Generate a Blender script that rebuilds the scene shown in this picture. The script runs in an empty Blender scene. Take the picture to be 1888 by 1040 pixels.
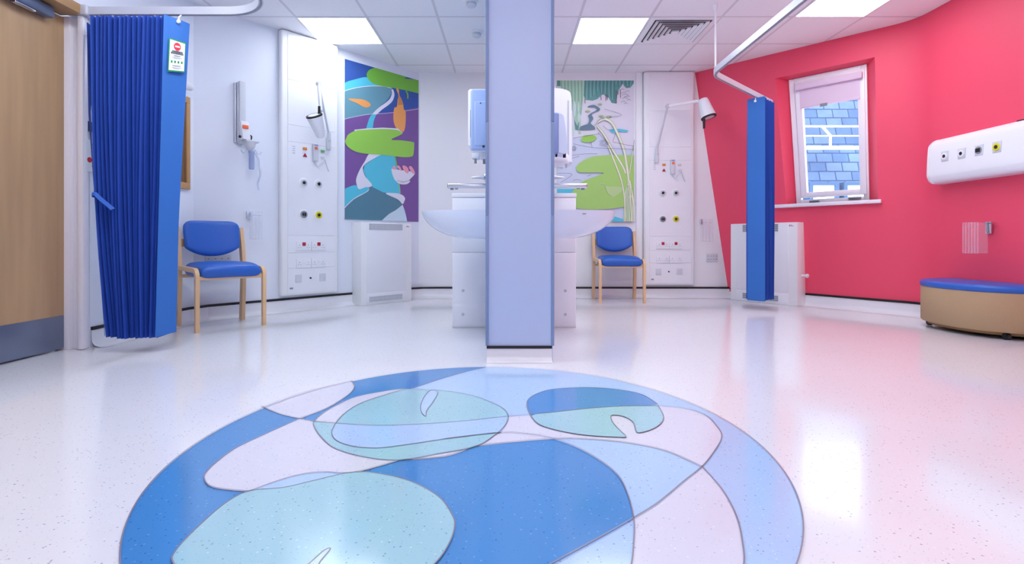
import bpy, bmesh, math, random
from mathutils import Vector, Matrix
from mathutils.geometry import tessellate_polygon
R = random.Random(7)
C = bpy.context.scene.collection
SC = bpy.context.scene
F, CX, CY, HC, CEIL = 952.0, 938.0, 444.0, 0.645, 2.55

# ------------------------------------------------------------------ materials
def lin(c):
    return tuple((v/255/12.92 if v/255 <= .04045 else ((v/255+.055)/1.055)**2.4) for v in c) + (1,)
def mat(name, rgb, rough=.5, metal=0, var=.04, scale=6, bump=0, alpha=1, coat=0, spec=.5, trans=0, stretch=(1, 1, 1)):
    m = bpy.data.materials.new(name); m.use_nodes = True
    nt = m.node_tree; b = nt.nodes['Principled BSDF']
    b.inputs['Roughness'].default_value = rough; b.inputs['Metallic'].default_value = metal
    b.inputs['Alpha'].default_value = alpha; b.inputs['Coat Weight'].default_value = coat
    b.inputs['Specular IOR Level'].default_value = spec; b.inputs['Transmission Weight'].default_value = trans
    tc = nt.nodes.new('ShaderNodeTexCoord'); mp = nt.nodes.new('ShaderNodeMapping'); mp.inputs['Scale'].default_value = stretch
    n = nt.nodes.new('ShaderNodeTexNoise'); n.inputs['Scale'].default_value = scale; n.inputs['Detail'].default_value = 3
    mx = nt.nodes.new('ShaderNodeMix'); mx.data_type = 'RGBA'
    c = lin(rgb); mx.inputs[6].default_value = tuple(v*(1-var) for v in c[:3])+(1,)
    mx.inputs[7].default_value = tuple(min(1, v*(1+var)) for v in c[:3])+(1,)
    L = nt.links.new
    L(tc.outputs['Object'], mp.inputs[0]); L(mp.outputs[0], n.inputs['Vector']); L(n.outputs[0], mx.inputs[0]); L(mx.outputs[2], b.inputs['Base Color'])
    if bump:
        bp = nt.nodes.new('ShaderNodeBump'); bp.inputs['Strength'].default_value = bump; bp.inputs['Distance'].default_value = .01
        L(n.outputs[0], bp.inputs['Height']); L(bp.outputs[0], b.inputs['Normal'])
    return m
def emis(name, rgb, s):
    m = bpy.data.materials.new(name); m.use_nodes = True; b = m.node_tree.nodes['Principled BSDF']
    b.inputs['Base Color'].default_value = lin(rgb); b.inputs['Emission Color'].default_value = lin(rgb); b.inputs['Emission Strength'].default_value = s
    return m
def floor_mat(name, rgb, dark=(120, 130, 160), light=(250, 250, 255), dk=.55, lt=.35):
    m = mat(name, rgb, rough=.11, var=.02, scale=3, spec=.8)
    nt = m.node_tree; b = nt.nodes['Principled BSDF']; L = nt.links.new
    src = b.inputs['Base Color'].links[0].from_socket
    tc = [n for n in nt.nodes if n.type == 'TEX_COORD'][0]
    for sc, col, thr, rnd, st in ((75, dark, .17, .62, dk), (60, light, .15, .5, lt), (150, dark, .2, .7, dk*.6)):
        v = nt.nodes.new('ShaderNodeTexVoronoi'); v.inputs['Scale'].default_value = sc
        L(tc.outputs['Object'], v.inputs['Vector'])
        a = nt.nodes.new('ShaderNodeMath'); a.operation = 'LESS_THAN'; a.inputs[1].default_value = thr; L(v.outputs['Distance'], a.inputs[0])
        s = nt.nodes.new('ShaderNodeSeparateColor'); L(v.outputs['Color'], s.inputs[0])
        g = nt.nodes.new('ShaderNodeMath'); g.operation = 'GREATER_THAN'; g.inputs[1].default_value = rnd; L(s.outputs[0], g.inputs[0])
        k = nt.nodes.new('ShaderNodeMath'); k.operation = 'MULTIPLY'; L(a.outputs[0], k.inputs[0]); L(g.outputs[0], k.inputs[1])
        k2 = nt.nodes.new('ShaderNodeMath'); k2.operation = 'MULTIPLY'; k2.inputs[1].default_value = st; L(k.outputs[0], k2.inputs[0])
        mx = nt.nodes.new('ShaderNodeMix'); mx.data_type = 'RGBA'; L(k2.outputs[0], mx.inputs[0]); L(src, mx.inputs[6]); mx.inputs[7].default_value = lin(col)
        src = mx.outputs[2]
    L(src, b.inputs['Base Color'])
    return m

M = {}
M['wall'] = mat('wall_paint', (228, 233, 244), .55, var=.01, scale=2)
M['wallw'] = mat('wall_paint_white', (236, 237, 241), .5, var=.01, scale=2)
M['red'] = mat('coral_red_paint', (236, 76, 106), .55, var=.03, scale=1.5)
M['lilac'] = mat('lilac_blue_laminate', (188, 203, 233), .4, var=.015, scale=3)
M['strip'] = mat('blue_grey_edge_strip', (128, 148, 186), .4)
M['black'] = mat('black_rubber', (18, 18, 24), .5)
M['cove'] = mat('cove_vinyl', (232, 233, 238), .25, var=.01)
M['white'] = mat('white_laminate', (238, 240, 243), .32, var=.01)
M['whitem'] = mat('white_moulded_plastic', (236, 238, 244), .35, var=.01)
M['grey'] = mat('pale_grey_plastic', (208, 212, 220), .45)
M['midgrey'] = mat('mid_grey_plastic', (140, 146, 156), .45)
M['seam'] = mat('shadow_gap_grey', (190, 194, 202), .6)
M['chrome'] = mat('brushed_chrome', (214, 218, 226), .22, metal=1)
M['alu'] = mat('silver_aluminium', (206, 210, 220), .38, metal=.35)
M['ceramic'] = mat('glazed_ceramic', (222, 231, 246), .08, var=.01, coat=.6)
M['bluecover'] = mat('translucent_pale_blue_plastic', (166, 190, 232), .25, var=.02)
M['lavender'] = mat('lavender_blue_plastic', (136, 156, 205), .3)
M['palecover'] = mat('icy_blue_plastic', (214, 226, 244), .25)
M['vinylblue'] = mat('blue_vinyl_upholstery', (34, 96, 190), .38, var=.04, scale=30)
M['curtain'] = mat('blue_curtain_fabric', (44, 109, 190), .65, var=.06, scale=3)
M['curtain_shaded'] = mat('shaded_blue_curtain_fabric', (28, 72, 172), .68, var=.08, scale=4)  # same fabric as the curtain, shade of the folds put into the colour
M['tie'] = mat('blue_curtain_tie', (36, 96, 196), .6)
M['beech'] = mat('beech_wood', (224, 186, 142), .42, var=.1, scale=9, stretch=(14, 14, 1.2))
M['oak'] = mat('oak_veneer', (178, 148, 112), .45, var=.2, scale=2.6, stretch=(7, 7, .55))
M['oakdark'] = mat('oak_frame', (176, 138, 94), .5, var=.2, scale=6, stretch=(6, 1, 6))
M['frameoak'] = mat('pale_oak_picture_frame', (190, 145, 92), .5, var=.12, scale=10, stretch=(6, 6, 1))
M['cork'] = mat('brown_cork', (120, 86, 54), .8, var=.2, scale=60)
M['steel'] = mat('brushed_steel_plate', (120, 132, 156), .36, metal=.55, var=.05, scale=20, stretch=(1, 20, 1))
M['closer'] = mat('blue_grey_metal', (98, 112, 142), .35, metal=.4)
M['tan'] = mat('tan_fabric', (178, 150, 116), .85, var=.06, scale=160, bump=.15)
M['tan2'] = mat('tan_plinth', (150, 116, 76), .85)
M['orange'] = mat('orange_sticker', (245, 110, 60), .5)
M['amber'] = mat('amber_button', (226, 140, 66), .4)
M['redbtn'] = mat('dark_red_switch', (170, 26, 56), .4)
M['green'] = mat('green_button', (110, 180, 120), .4)
M['yellow'] = mat('yellow_ring', (218, 212, 30), .4)
M['dark'] = mat('dark_hole', (22, 22, 26), .6)
M['clear'] = mat('clear_acrylic', (232, 236, 248), .06, var=.0, alpha=.06)
M['clearedge'] = mat('clear_acrylic_edge', (236, 236, 248), .1, var=.0, alpha=.3)
M['tubing'] = mat('clear_tubing', (214, 222, 240), .15, alpha=.6)
M['jar'] = mat('pale_blue_jar', (168, 182, 222), .2, alpha=.85)
M['tealdark'] = mat('dark_teal_plastic', (22, 60, 74), .4)
M['blind'] = mat('pale_pink_roller_fabric', (226, 205, 226), .7)
M['upvc'] = mat('white_window_frame', (240, 238, 246), .3, var=.01)
M['glass'] = mat('window_glass', (235, 242, 255), .02, var=0, alpha=.06)
M['rail'] = mat('white_railing_paint', (250, 250, 252), .5)
M['railing_glow'] = emis('glowing_white_railing', (255, 255, 255), .6)  # emission stands in for daylight on the railing
M['sky_glow_pane'] = emis('glowing_rooflight', (248, 250, 255), .9)  # glow put into the roof panes for the bright sky, no lamp there
M['panel_light'] = emis('led_diffuser', (245, 250, 255), 8)
M['panel_added_fill'] = emis('led_diffuser_added_fill', (243, 249, 255), 13)  # stronger emission for the added ceiling panels out of view
M['lens'] = mat('lamp_lens', (206, 212, 220), .2)
M['paper'] = mat('white_paper', (236, 240, 246), .6)
M['signgreen'] = mat('sign_green', (20, 150, 84), .6)
M['signred'] = mat('sign_red', (222, 40, 58), .6)
M['signink'] = mat('sign_ink', (50, 50, 60), .6)
M['signgrey'] = mat('sign_grey_ink', (150, 155, 165), .6)
M['slatejoint'] = mat('dark_slate_blue', (60, 96, 140), .7)  # dark blue colour of the rooflight surrounds

# ceiling tile material: lay-in grid every 604 mm
def ceiling_mat():
    m = mat('ceiling_tile', (240, 240, 244), .8, var=.02, scale=40)
    nt = m.node_tree; b = nt.nodes['Principled BSDF']; L = nt.links.new
    src = b.inputs['Base Color'].links[0].from_socket
    tc = [n for n in nt.nodes if n.type == 'TEX_COORD'][0]; sp = nt.nodes.new('ShaderNodeSeparateXYZ'); L(tc.outputs['Object'], sp.inputs[0])
    outs = []
    for i, off in ((0, 60.4), (1, 60.4-4.39+60.4*.0+4.228-.0)):
        a = nt.nodes.new('ShaderNodeMath'); a.operation = 'ADD'; a.inputs[1].default_value = off if i == 0 else 60.4 - 4.39 + 4.39 - 4.39 + 4.228 - 4.228
        if i == 1: a.inputs[1].default_value = 60.4 - 4.39
        L(sp.outputs[i], a.inputs[0])
        d = nt.nodes.new('ShaderNodeMath'); d.operation = 'MODULO'; d.inputs[1].default_value = .604; L(a.outputs[0], d.inputs[0])
        s = nt.nodes.new('ShaderNodeMath'); s.operation = 'SUBTRACT'; s.inputs[1].default_value = .302; L(d.outputs[0], s.inputs[0])
        ab = nt.nodes.new('ShaderNodeMath'); ab.operation = 'ABSOLUTE'; L(s.outputs[0], ab.inputs[0])
        g = nt.nodes.new('ShaderNodeMath'); g.operation = 'GREATER_THAN'; g.inputs[1].default_value = .302-.0115; L(ab.outputs[0], g.inputs[0])
        outs.append(g)
    mx = nt.nodes.new('ShaderNodeMath'); mx.operation = 'MAXIMUM'; L(outs[0].outputs[0], mx.inputs[0]); L(outs[1].outputs[0], mx.inputs[1])
    mm = nt.nodes.new('ShaderNodeMix'); mm.data_type = 'RGBA'; L(mx.outputs[0], mm.inputs[0]); L(src, mm.inputs[6]); mm.inputs[7].default_value = lin((216, 214, 220))
    L(mm.outputs[2], b.inputs['Base Color'])
    return m
M['ceil'] = ceiling_mat()
def slate_mat():
    m = bpy.data.materials.new('blue_slate'); m.use_nodes = True; nt = m.node_tree; b = nt.nodes['Principled BSDF']; L = nt.links.new
    tc = nt.nodes.new('ShaderNodeTexCoord'); mp = nt.nodes.new('ShaderNodeMapping'); mp.inputs['Rotation'].default_value = (math.pi/2, 0, 0)
    br = nt.nodes.new('ShaderNodeTexBrick'); br.inputs['Scale'].default_value = 1; br.inputs['Brick Width'].default_value = .34; br.inputs['Row Height'].default_value = .2
    br.inputs['Mortar Size'].default_value = .012; br.inputs['Mortar'].default_value = lin((44, 72, 114)); br.inputs['Color1'].default_value = lin((104, 130, 172)); br.inputs['Color2'].default_value = lin((74, 104, 150))
    n = nt.nodes.new('ShaderNodeTexNoise'); n.inputs['Scale'].default_value = 2.2; n.inputs['Detail'].default_value = 5
    mx = nt.nodes.new('ShaderNodeMix'); mx.data_type = 'RGBA'; mx.blend_type = 'OVERLAY'; mx.inputs[0].default_value = .5
    L(tc.outputs['Object'], mp.inputs[0]); L(mp.outputs[0], br.inputs['Vector']); L(tc.outputs['Object'], n.inputs['Vector'])
    L(br.outputs[0], mx.inputs[6]); L(n.outputs[0], mx.inputs[7]); L(mx.outputs[2], b.inputs['Base Color']); b.inputs['Roughness'].default_value = .6
    b.inputs['Specular IOR Level'].default_value = .2
    return m
M['slate'] = slate_mat()

# ------------------------------------------------------------------ mesh builder
class MB:
    def __init__(s, o=(0, 0, 0)):
        s.bm = bmesh.new(); s.o = Vector(o); s.mi = 0
    def v(s, p): return s.bm.verts.new(Vector(p) - s.o)
    def f(s, vs):
        try:
            fc = s.bm.faces.new(vs); fc.material_index = s.mi; return fc
        except ValueError: return None
    def poly(s, pts): return s.f([s.v(p) for p in pts])
    def hexa(s, p, bev=0, seg=2):
        vs = [s.v(q) for q in p]
        fs = [s.f([vs[i] for i in q]) for q in ((0, 3, 2, 1), (4, 5, 6, 7), (0, 1, 5, 4), (1, 2, 6, 5), (2, 3, 7, 6), (3, 0, 4, 7))]
        bmesh.ops.recalc_face_normals(s.bm, faces=fs)
        if bev:
            r = bmesh.ops.bevel(s.bm, geom=list({e for f_ in fs for e in f_.edges}), offset=bev, segments=seg, profile=.5, affect='EDGES')
            for f_ in r['faces']: f_.material_index = s.mi
        return s
    def box(s, x0, x1, y0, y1, z0, z1, bev=0, seg=2):
        return s.hexa([(x0, y0, z0), (x1, y0, z0), (x1, y1, z0), (x0, y1, z0), (x0, y0, z1), (x1, y0, z1), (x1, y1, z1), (x0, y1, z1)], bev, seg)
    def rings(s, rings, closed=True, cap=True):
        vs = [[s.v(p) for p in r] for r in rings]; n = len(vs[0])
        for a, b in zip(vs, vs[1:]):
            for i in range(n if closed else n-1):
                s.f([a[i], a[(i+1) % n], b[(i+1) % n], b[i]])
        if cap and closed: s.f(list(reversed(vs[0]))); s.f(vs[-1])
        return s
    def tube(s, pts, r, n=10, cap=True, sq=None):
        pts = [Vector(p) for p in pts]; rs = r if isinstance(r, (list, tuple)) else [r]*len(pts); rg = []
        up0 = None
        for i, p in enumerate(pts):
            d = (pts[min(i+1, len(pts)-1)] - pts[max(i-1, 0)]).normalized()
            if up0 is None: up0 = Vector((0, 0, 1)) if abs(d.z) < .9 else Vector((0, 1, 0))
            a = d.cross(up0).normalized(); b = a.cross(d).normalized(); up0 = b
            if sq: rg.append([p + a*u*sq[0]/2 + b*w*sq[1]/2 for u, w in ((-1, -1), (1, -1), (1, 1), (-1, 1))])
            else: rg.append([p + (a*math.cos(t) + b*math.sin(t))*rs[i] for t in (2*math.pi*k/n for k in range(n))])
        return s.rings(rg, True, cap)
    def cyl(s, p0, p1, r0, r1=None, n=20): return s.tube([p0, p1], [r0, r0 if r1 is None else r1], n)
    def lathe(s, c, axis, prof, n=24):
        # prof: list of (radius, distance along axis)
        ax = Vector(axis).normalized(); u = ax.cross(Vector((0, 0, 1)) if abs(ax.z) < .9 else Vector((0, 1, 0))).normalized(); w = ax.cross(u); c = Vector(c)
        rg = [[c + ax*d + (u*math.cos(t)+w*math.sin(t))*max(r, 1e-4) for t in (2*math.pi*k/n for k in range(n))] for r, d in prof]
        return s.rings(rg)
    def prism(s, pts, ext):
        ext = Vector(ext); return s.rings([[Vector(p) for p in pts], [Vector(p)+ext for p in pts]])
    def ribbon(s, pts, w, nrm, closed=False):
        pts = [Vector(p) for p in pts]; nrm = Vector(nrm); n = len(pts); ab = []
        for i, p in enumerate(pts):
            d = (pts[(i+1) % n if closed else min(i+1, n-1)] - pts[i-1 if (closed or i) else 0])
            a = d.cross(nrm)
            if a.length < 1e-9: a = Vector((1, 0, 0))
            a.normalize(); ww = w(i/(n-1)) if callable(w) else w
            ab.append((s.v(p + a*ww/2), s.v(p - a*ww/2)))
        for i in range(n if closed else n-1):
            (a, b), (c, d) = ab[i], ab[(i+1) % n]; s.f([a, b, d, c])
        return s
    def build(s, name, ms, parent=None, kind=None, smooth=True, recalc=True, angle=38):
        if recalc: bmesh.ops.recalc_face_normals(s.bm, faces=s.bm.faces)
        me = bpy.data.meshes.new(name); s.bm.to_mesh(me); s.bm.free()
        for m in (ms if isinstance(ms, (list, tuple)) else [ms]): me.materials.append(m)
        if smooth:
            me.shade_smooth(); me.set_sharp_from_angle(angle=math.radians(angle))
        o = bpy.data.objects.new(name, me); C.objects.link(o)
        if parent: o.parent = parent
        if kind: o['kind'] = kind
        return o
def pillow(mb, outline, thick, nu=22, nv=12, p=6):
    # outline(u,v) -> (point, normal, local thickness scale) with u,v in [-1,1]
    fr, bk = [], []
    for j in range(nv+1):
        v = math.sin(math.pi/2*(-1+2*j/nv)); a, b = [], []
        for i in range(nu+1):
            u = math.sin(math.pi/2*(-1+2*i/nu)); P, N = outline(u, v)
            k = thick/2*math.sqrt(max(0, 1-abs(u)**p))*math.sqrt(max(0, 1-abs(v)**p))
            edge = i in (0, nu) or j in (0, nv)
            q = mb.v(P+N*k); a.append(q); b.append(q if edge else mb.v(P-N*k))
        fr.append(a); bk.append(b)
    for j in range(nv):
        for i in range(nu):
            mb.f([fr[j][i], fr[j][i+1], fr[j+1][i+1], fr[j+1][i]]); mb.f([bk[j][i], bk[j+1][i], bk[j+1][i+1], bk[j][i+1]])
def smooth_pts(pts, closed=True, k=6):
    n = len(pts); out = []
    for i in range(n if closed else n-1):
        g = lambda j: pts[j % n] if closed else pts[max(0, min(n-1, j))]
        p0, p1, p2, p3 = g(i-1), g(i), g(i+1), g(i+2)
        for t in (q/k for q in range(k)):
            out.append(tuple(.5*(2*b+(c-a)*t+(2*a-5*b+4*c-d)*t*t+(3*b-a-3*c+d)*t**3) for a, b, c, d in zip(p0, p1, p2, p3)))
    if not closed: out.append(tuple(pts[-1]))
    return out

# ------------------------------------------------------------------ frames (walls) and things
class Frame:                                   # local x along the wall, y into the wall, z up
    def __init__(s, ox, oy, th): s.O = Vector((ox, oy, 0)); s.th = th; s.d = Vector((math.cos(th), math.sin(th), 0)); s.n = Vector((-math.sin(th), math.cos(th), 0))
    def at(s, px, py, off=0):                  # where the sight line of that photo point meets the wall plane
        d = Vector(((px-CX)/F, 1, (CY-py)/F)); t = (s.O.dot(s.n)-off)/d.dot(s.n); w = d*t
        return (w-s.O).dot(s.d), HC+w.z
    def world(s, p): return s.O + s.d*p[0] + s.n*p[1] + Vector((0, 0, p[2]))
WORLD = Frame(0, 0, 0)
W1 = Frame(-2.615, 4.047, math.radians(48.5))
W2 = Frame(-1.02, 5.85, 0)
W4 = Frame(3.5, 4.42, -math.pi/2)
W0 = Frame(-2.53, 3.12, math.pi/2)
W3 = Frame(2.5, 5.85, math.atan2(-1.46, 1.0))
def tag(o, label, cat, group=None):
    o['label'] = label; o['category'] = cat
    if group: o['group'] = group
    return o
class Thing:
    def __init__(s, name, label, cat, frame=WORLD, base=(0, 0, 0), group=None, rot=0):
        s.fr, s.base = frame, base
        s.o = bpy.data.objects.new(name, None); C.objects.link(s.o); s.o.empty_display_size = .1
        s.o.location = frame.world(base); s.o.rotation_euler = (0, 0, frame.th+rot); tag(s.o, label, cat, group)
    def mb(s): return MB(s.base)
    def part(s, name, m, fn, parent=None, label=None, **k):
        b = s.mb(); fn(b); o = b.build(name, m, parent or s.o, **k)
        if label: o['label'] = label
        return o
def single(name, label, cat, m, fn, frame=WORLD, base=(0, 0, 0), group=None, **k):
    b = MB(base); fn(b); o = b.build(name, m, None, **k); o.location = frame.world(base); o.rotation_euler = (0, 0, frame.th); return tag(o, label, cat, group)
def struct(name, m, fn, parent=None, **k):
    b = MB(); fn(b); return b.build(name, m, parent, kind='structure', **k)
def dup(root, loc, rotz, label):
    r = root.copy(); C.objects.link(r); r.location = loc; r.rotation_euler = (0, 0, rotz); r['label'] = label
    for ch in list(root.children):
        c = ch.copy(); C.objects.link(c); c.parent = r
        for g in list(ch.children):
            e = g.copy(); C.objects.link(e); e.parent = c
    return r

# ------------------------------------------------------------------ room shell
LEFT = [(-2.53, -2.6), (-2.53, 3.12)]
POLY = [(-2.53, 3.12), (-2.53, 4.143), (-1.02, 5.85), (2.5, 5.85), (3.5, 4.39), (3.5, -2.6)]
def slab(mb, a, b, z0, z1, t=.12, ea=0, eb=0):
    a, b = Vector((*a, 0)), Vector((*b, 0)); d = (b-a).normalized(); n = Vector((-d.y, d.x, 0)); a = a-d*ea; b = b+d*eb
    mb.hexa([a+Vector((0, 0, z0)), b+Vector((0, 0, z0)), b+n*t+Vector((0, 0, z0)), a+n*t+Vector((0, 0, z0)), a+Vector((0, 0, z1)), b+Vector((0, 0, z1)), b+n*t+Vector((0, 0, z1)), a+n*t+Vector((0, 0, z1))])
DY0, DY1, DH = 2.1, 3.12, 2.0
def left(mb):
    slab(mb, (-2.53, -2.72), (-2.53, DY0), 0, CEIL); slab(mb, (-2.53, DY0), (-2.53, DY1), DH, CEIL); slab(mb, POLY[0], POLY[1], 0, CEIL, eb=.05)
struct('wall_left', M['wall'], left, smooth=False)
struct('wall_corner', M['wall'], lambda mb: slab(mb, POLY[1], POLY[2], 0, CEIL, ea=.03, eb=.03), smooth=False)
struct('wall_back', M['wallw'], lambda mb: slab(mb, POLY[2], (2.62, 5.85), 0, CEIL), smooth=False)
struct('wall_right', M['red'], lambda mb: slab(mb, (3.5, 4.31), (3.5, -2.72), 0, CEIL), smooth=False)
struct('wall_rear', M['wallw'], lambda mb: slab(mb, (3.62, -2.6), (-2.65, -2.6), 0, CEIL), smooth=False)
struct('ceiling', M['ceil'], lambda mb: mb.box(-2.75, 3.75, -2.75, 6.0, CEIL, CEIL+.08), smooth=False)

# leaning coral wall with its window: ruled surface between a lower and an upper line
def AB(h):
    t = (CEIL-h)/CEIL
    return Vector((2.11+.39*t, 5.85, h)), Vector((3.5, 4.45-.06*t, h))
NW = Vector((.715, .699, 0)); UC = .92
def S(u, h, off=0):
    a, b = AB(h); return a.lerp(b, u) + NW*off
def hit(px, py, off=0):
    d = Vector(((px-CX)/F, 1, (CY-py)/F)); h = 1.5
    for _ in range(40):
        a, b = AB(h); a = a+NW*off; b = b+NW*off; e = b-a
        # t*d - a = u*e  (plan)
        det = d.x*(-e.y) + e.x*d.y
        t = (a.x*(-e.y)+e.x*a.y)/det; u = (d.x*a.y-d.y*a.x)/det; h = HC+t*d.z
    return u, h
OUT = [hit(1450, 376), hit(1619, 369), hit(1613, 107), hit(1429, 143)]     # BL BR TR TL
INN = [hit(1470, 374, .13), hit(1604, 369, .13), hit(1599, 118, .13), hit(1456, 150, .13)]
for L_ in (OUT, INN):
    hb = (L_[0][1]+L_[1][1])/2; ht = (L_[2][1]+L_[3][1])/2
    for i in range(4): L_[i] = (L_[i][0], hb if i < 2 else ht)
INN[0] = (INN[0][0], OUT[0][1]); INN[1] = (INN[1][0], OUT[0][1])
def quad(Q, a, b):
    u0, h0 = [Q[0][k]+(Q[1][k]-Q[0][k])*a for k in (0, 1)]; u1, h1 = [Q[3][k]+(Q[2][k]-Q[3][k])*a for k in (0, 1)]
    return u0+(u1-u0)*b, h0+(h1-h0)*b
def redwall(mb):
    B = [(0, 0), (UC, 0), (UC, CEIL), (0, CEIL)]
    for i in range(4):
        j = (i+1) % 4; g = []
        for a in range(13):
            row = []
            for b in range(7):
                s_, r_ = a/12, b/6
                po = [B[i][k]+(B[j][k]-B[i][k])*s_ for k in (0, 1)]; pi = [OUT[i][k]+(OUT[j][k]-OUT[i][k])*s_ for k in (0, 1)]
                row.append(S(po[0]+(pi[0]-po[0])*r_, po[1]+(pi[1]-po[1])*r_))
            g.append([mb.v(p) for p in row])
        for a in range(12):
            for b in range(6): mb.f([g[a][b], g[a+1][b], g[a+1][b+1], g[a][b+1]])
        # reveal
        mb.poly([S(*OUT[i]), S(*OUT[j]), S(*INN[j], .13), S(*INN[i], .13)])
    g = []
    for b in range(11):
        h = CEIL*b/10; row = []
        for a in range(13):
            t = a/12; p0, p1, p2 = S(UC, h), S(1, h), Vector((3.5, 4.3, h)); row.append(mb.v(p0*(1-t)**2+p1*2*t*(1-t)+p2*t*t))
        g.append(row)
    for a, b in zip(g, g[1:]):
        for i in range(12): mb.f([a[i], a[i+1], b[i+1], b[i]])
    bmesh.ops.remove_doubles(mb.bm, verts=mb.bm.verts, dist=1e-4)
struct('wall_window', M['red'], redwall, angle=25)
# window: frame, sash, glass, blind, sill
def bar(mb, a0, a1, b0, b1, o0, o1, bev=.003):
    P = [S(*quad(INN, a, b), o) for o in (o0, o1) for a, b in ((a0, b0), (a1, b0), (a1, b1), (a0, b1))]; mb.hexa(P, bev)
def ring(mb, a0, a1, b0, b1, wa, wb, o0, o1):
    bar(mb, a0, a0+wa, b0, b1, o0, o1); bar(mb, a1-wa, a1, b0, b1, o0, o1); bar(mb, a0+wa, a1-wa, b0, b0+wb, o0, o1); bar(mb, a0+wa, a1-wa, b1-wb, b1, o0, o1)
win = struct('window_1', M['upvc'], lambda mb: ring(mb, 0, 1, 0, 1, .07, .035, .10, .17))
win['label'] = 'white window set in the coral red wall'
struct('window_sash', M['upvc'], lambda mb: ring(mb, .085, .975, .05, .965, .085, .04, .085, .15), win)
struct('window_pane', M['glass'], lambda mb: bar(mb, .17, .89, .09, .92, .125, .13, 0), win)
struct('window_handle', M['midgrey'], lambda mb: (bar(mb, .2, .34, .012, .026, .075, .10), bar(mb, .74, .9, .02, .034, .07, .10)), win)
bl = Thing('roller_blind', 'pale pink roller blind pulled a little way down at the top of the window', 'blind', WORLD, tuple(S(*quad(INN, .5, .78), .07)))
bl.part('cassette', M['blind'], lambda mb: bar(mb, .1, .96, .895, .945, .045, .083, .008))
def blindcloth(mb):
    P = [S(*quad(INN, a, b), .078) for a, b in ((.15, .755), (.92, .755), (.92, .9), (.15, .9))]
    mb.poly(P); 
bl.part('cloth', M['blind'], blindcloth, smooth=False)
bl.part('bottom_bar', M['blind'], lambda mb: bar(mb, .15, .92, .75, .765, .07, .083, .002))
bl.part('pull_tab', M['midgrey'], lambda mb: bar(mb, .42, .52, .738, .762, .06, .07, .002))
def sill(mb):
    u0, h0 = hit(1429, 377); u1, _ = hit(1626, 371); h1 = OUT[0][1]
    mb.hexa([S(u, h1+z, o) for z in (-.034, 0) for u, o in ((u0, -.045), (u1, -.045), (u1, .1), (u0, .1))], .006)
struct('window_sill', M['upvc'], sill, win)

# floor with the round water-lily design laid into it
FL = floor_mat('speckled_white_vinyl', (226, 227, 232), dark=(120, 128, 160), dk=.7)
floor = struct('floor', FL, lambda mb: mb.box(-2.75, 3.75, -2.75, 6.0, -.1, 0), smooth=False)
cD = floor_mat('speckled_mid_blue_vinyl', (72, 137, 200), (20, 66, 130), (150, 190, 235))
cL = floor_mat('speckled_light_blue_vinyl', (172, 201, 235), (70, 110, 170), (225, 235, 250))
cW = floor_mat('speckled_lilac_white_vinyl', (212, 212, 226), (140, 140, 170))
cT = floor_mat('speckled_teal_vinyl', (158, 200, 212), (60, 110, 130), (225, 240, 245))
cK = mat('grey_weld_line', (132, 128, 146), .3)
def tess(mb, pts):
    P = [Vector(p) for p in pts]; Q = [p for i, p in enumerate(P) if (p-P[i-1]).length > 2e-4]
    if len(Q) < 3: return
    vs = [mb.v(p) for p in Q]
    for t in tessellate_polygon([Q]): mb.f([vs[i] for i in t])
LV = [0]
def fp(p, z):
    Z = HC*F/(p[1]-CY); return ((p[0]-CX)/F*Z, Z, z)
DC, DA, DB = (-.10, 1.665), .892, .972
def disc(t): return (DC[0]+DA*math.cos(t), DC[1]+DB*math.sin(t))
def w2p(x, y): return (CX+F*x/y, CY+F*HC/y)
inlay = MB()
def fpoly(pts, mi):
    LV[0] += 1; inlay.mi = mi; tess(inlay, [fp(p, .0002+.00025*LV[0]) for p in pts])
sm = smooth_pts
arc = [w2p(*disc(math.radians(a))) for a in range(0, 360, 2)]
fpoly(arc, 1)
C1a = sm([(553, 773), (580, 778), (701, 786), (840, 779), (935, 769), (987, 765), (1117, 752), (1213, 750), (1265, 754.5), (1302, 767.5), (1324, 790), (1331, 808), (1317, 834), (1294.6, 862), (1265, 886), (1213, 929), (1168.5, 957)], False)
C1b = sm([(1168.5, 957), (1124, 983), (1024, 1038), (900, 1105), (760, 1190), (700, 1240)], False)
C3 = sm([(820, 811), (924, 799), (968, 801), (1020, 810), (1079.5, 834), (1135, 873), (1157, 912), (1168.5, 957), (1169, 994), (1160, 1060), (1120, 1150), (1060, 1240)], False)
C4a = sm([(737, 850), (820, 843), (879, 824), (931, 817.6), (1020, 810), (1079.5, 810), (1154, 817), (1228, 832.4), (1294.6, 862)], False)
C4b = sm([(1294.6, 862), (1332, 905), (1357.6, 953), (1369, 1001), (1370, 1050), (1340, 1120)], False)
innerD = sm([(896, 677.5), (840, 691), (759, 717), (700, 738), (660, 765)], False)
larc = [w2p(*disc(math.radians(a))) for a in range(92, 262, 2)]
C3d = [p for p in C3 if p[0] >= 1019 and p[1] <= 957.5]
fpoly([(896, 677.5)] + larc + list(reversed(C1b)) + list(reversed(C3d)) + [(931, 818), (879, 824), (820, 838), (760, 838), (680, 800)] + list(reversed(innerD))[:-1], 0)
# pale petal right, middle and lower
i862 = [p for p in C1a if p[1] <= 862.5 or p[0] < 1294]
top = [p for p in C1a if not (p[0] < 1294 and p[1] > 862.2)]
fpoly(top + list(reversed(C4a)), 2)
fpoly([p for p in C1a if p[1] >= 861.9] + [p for p in C3 if p[1] > 957.5] + [(1180, 1230), (1260, 1190)] + list(reversed(C4b)), 2)
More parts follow.
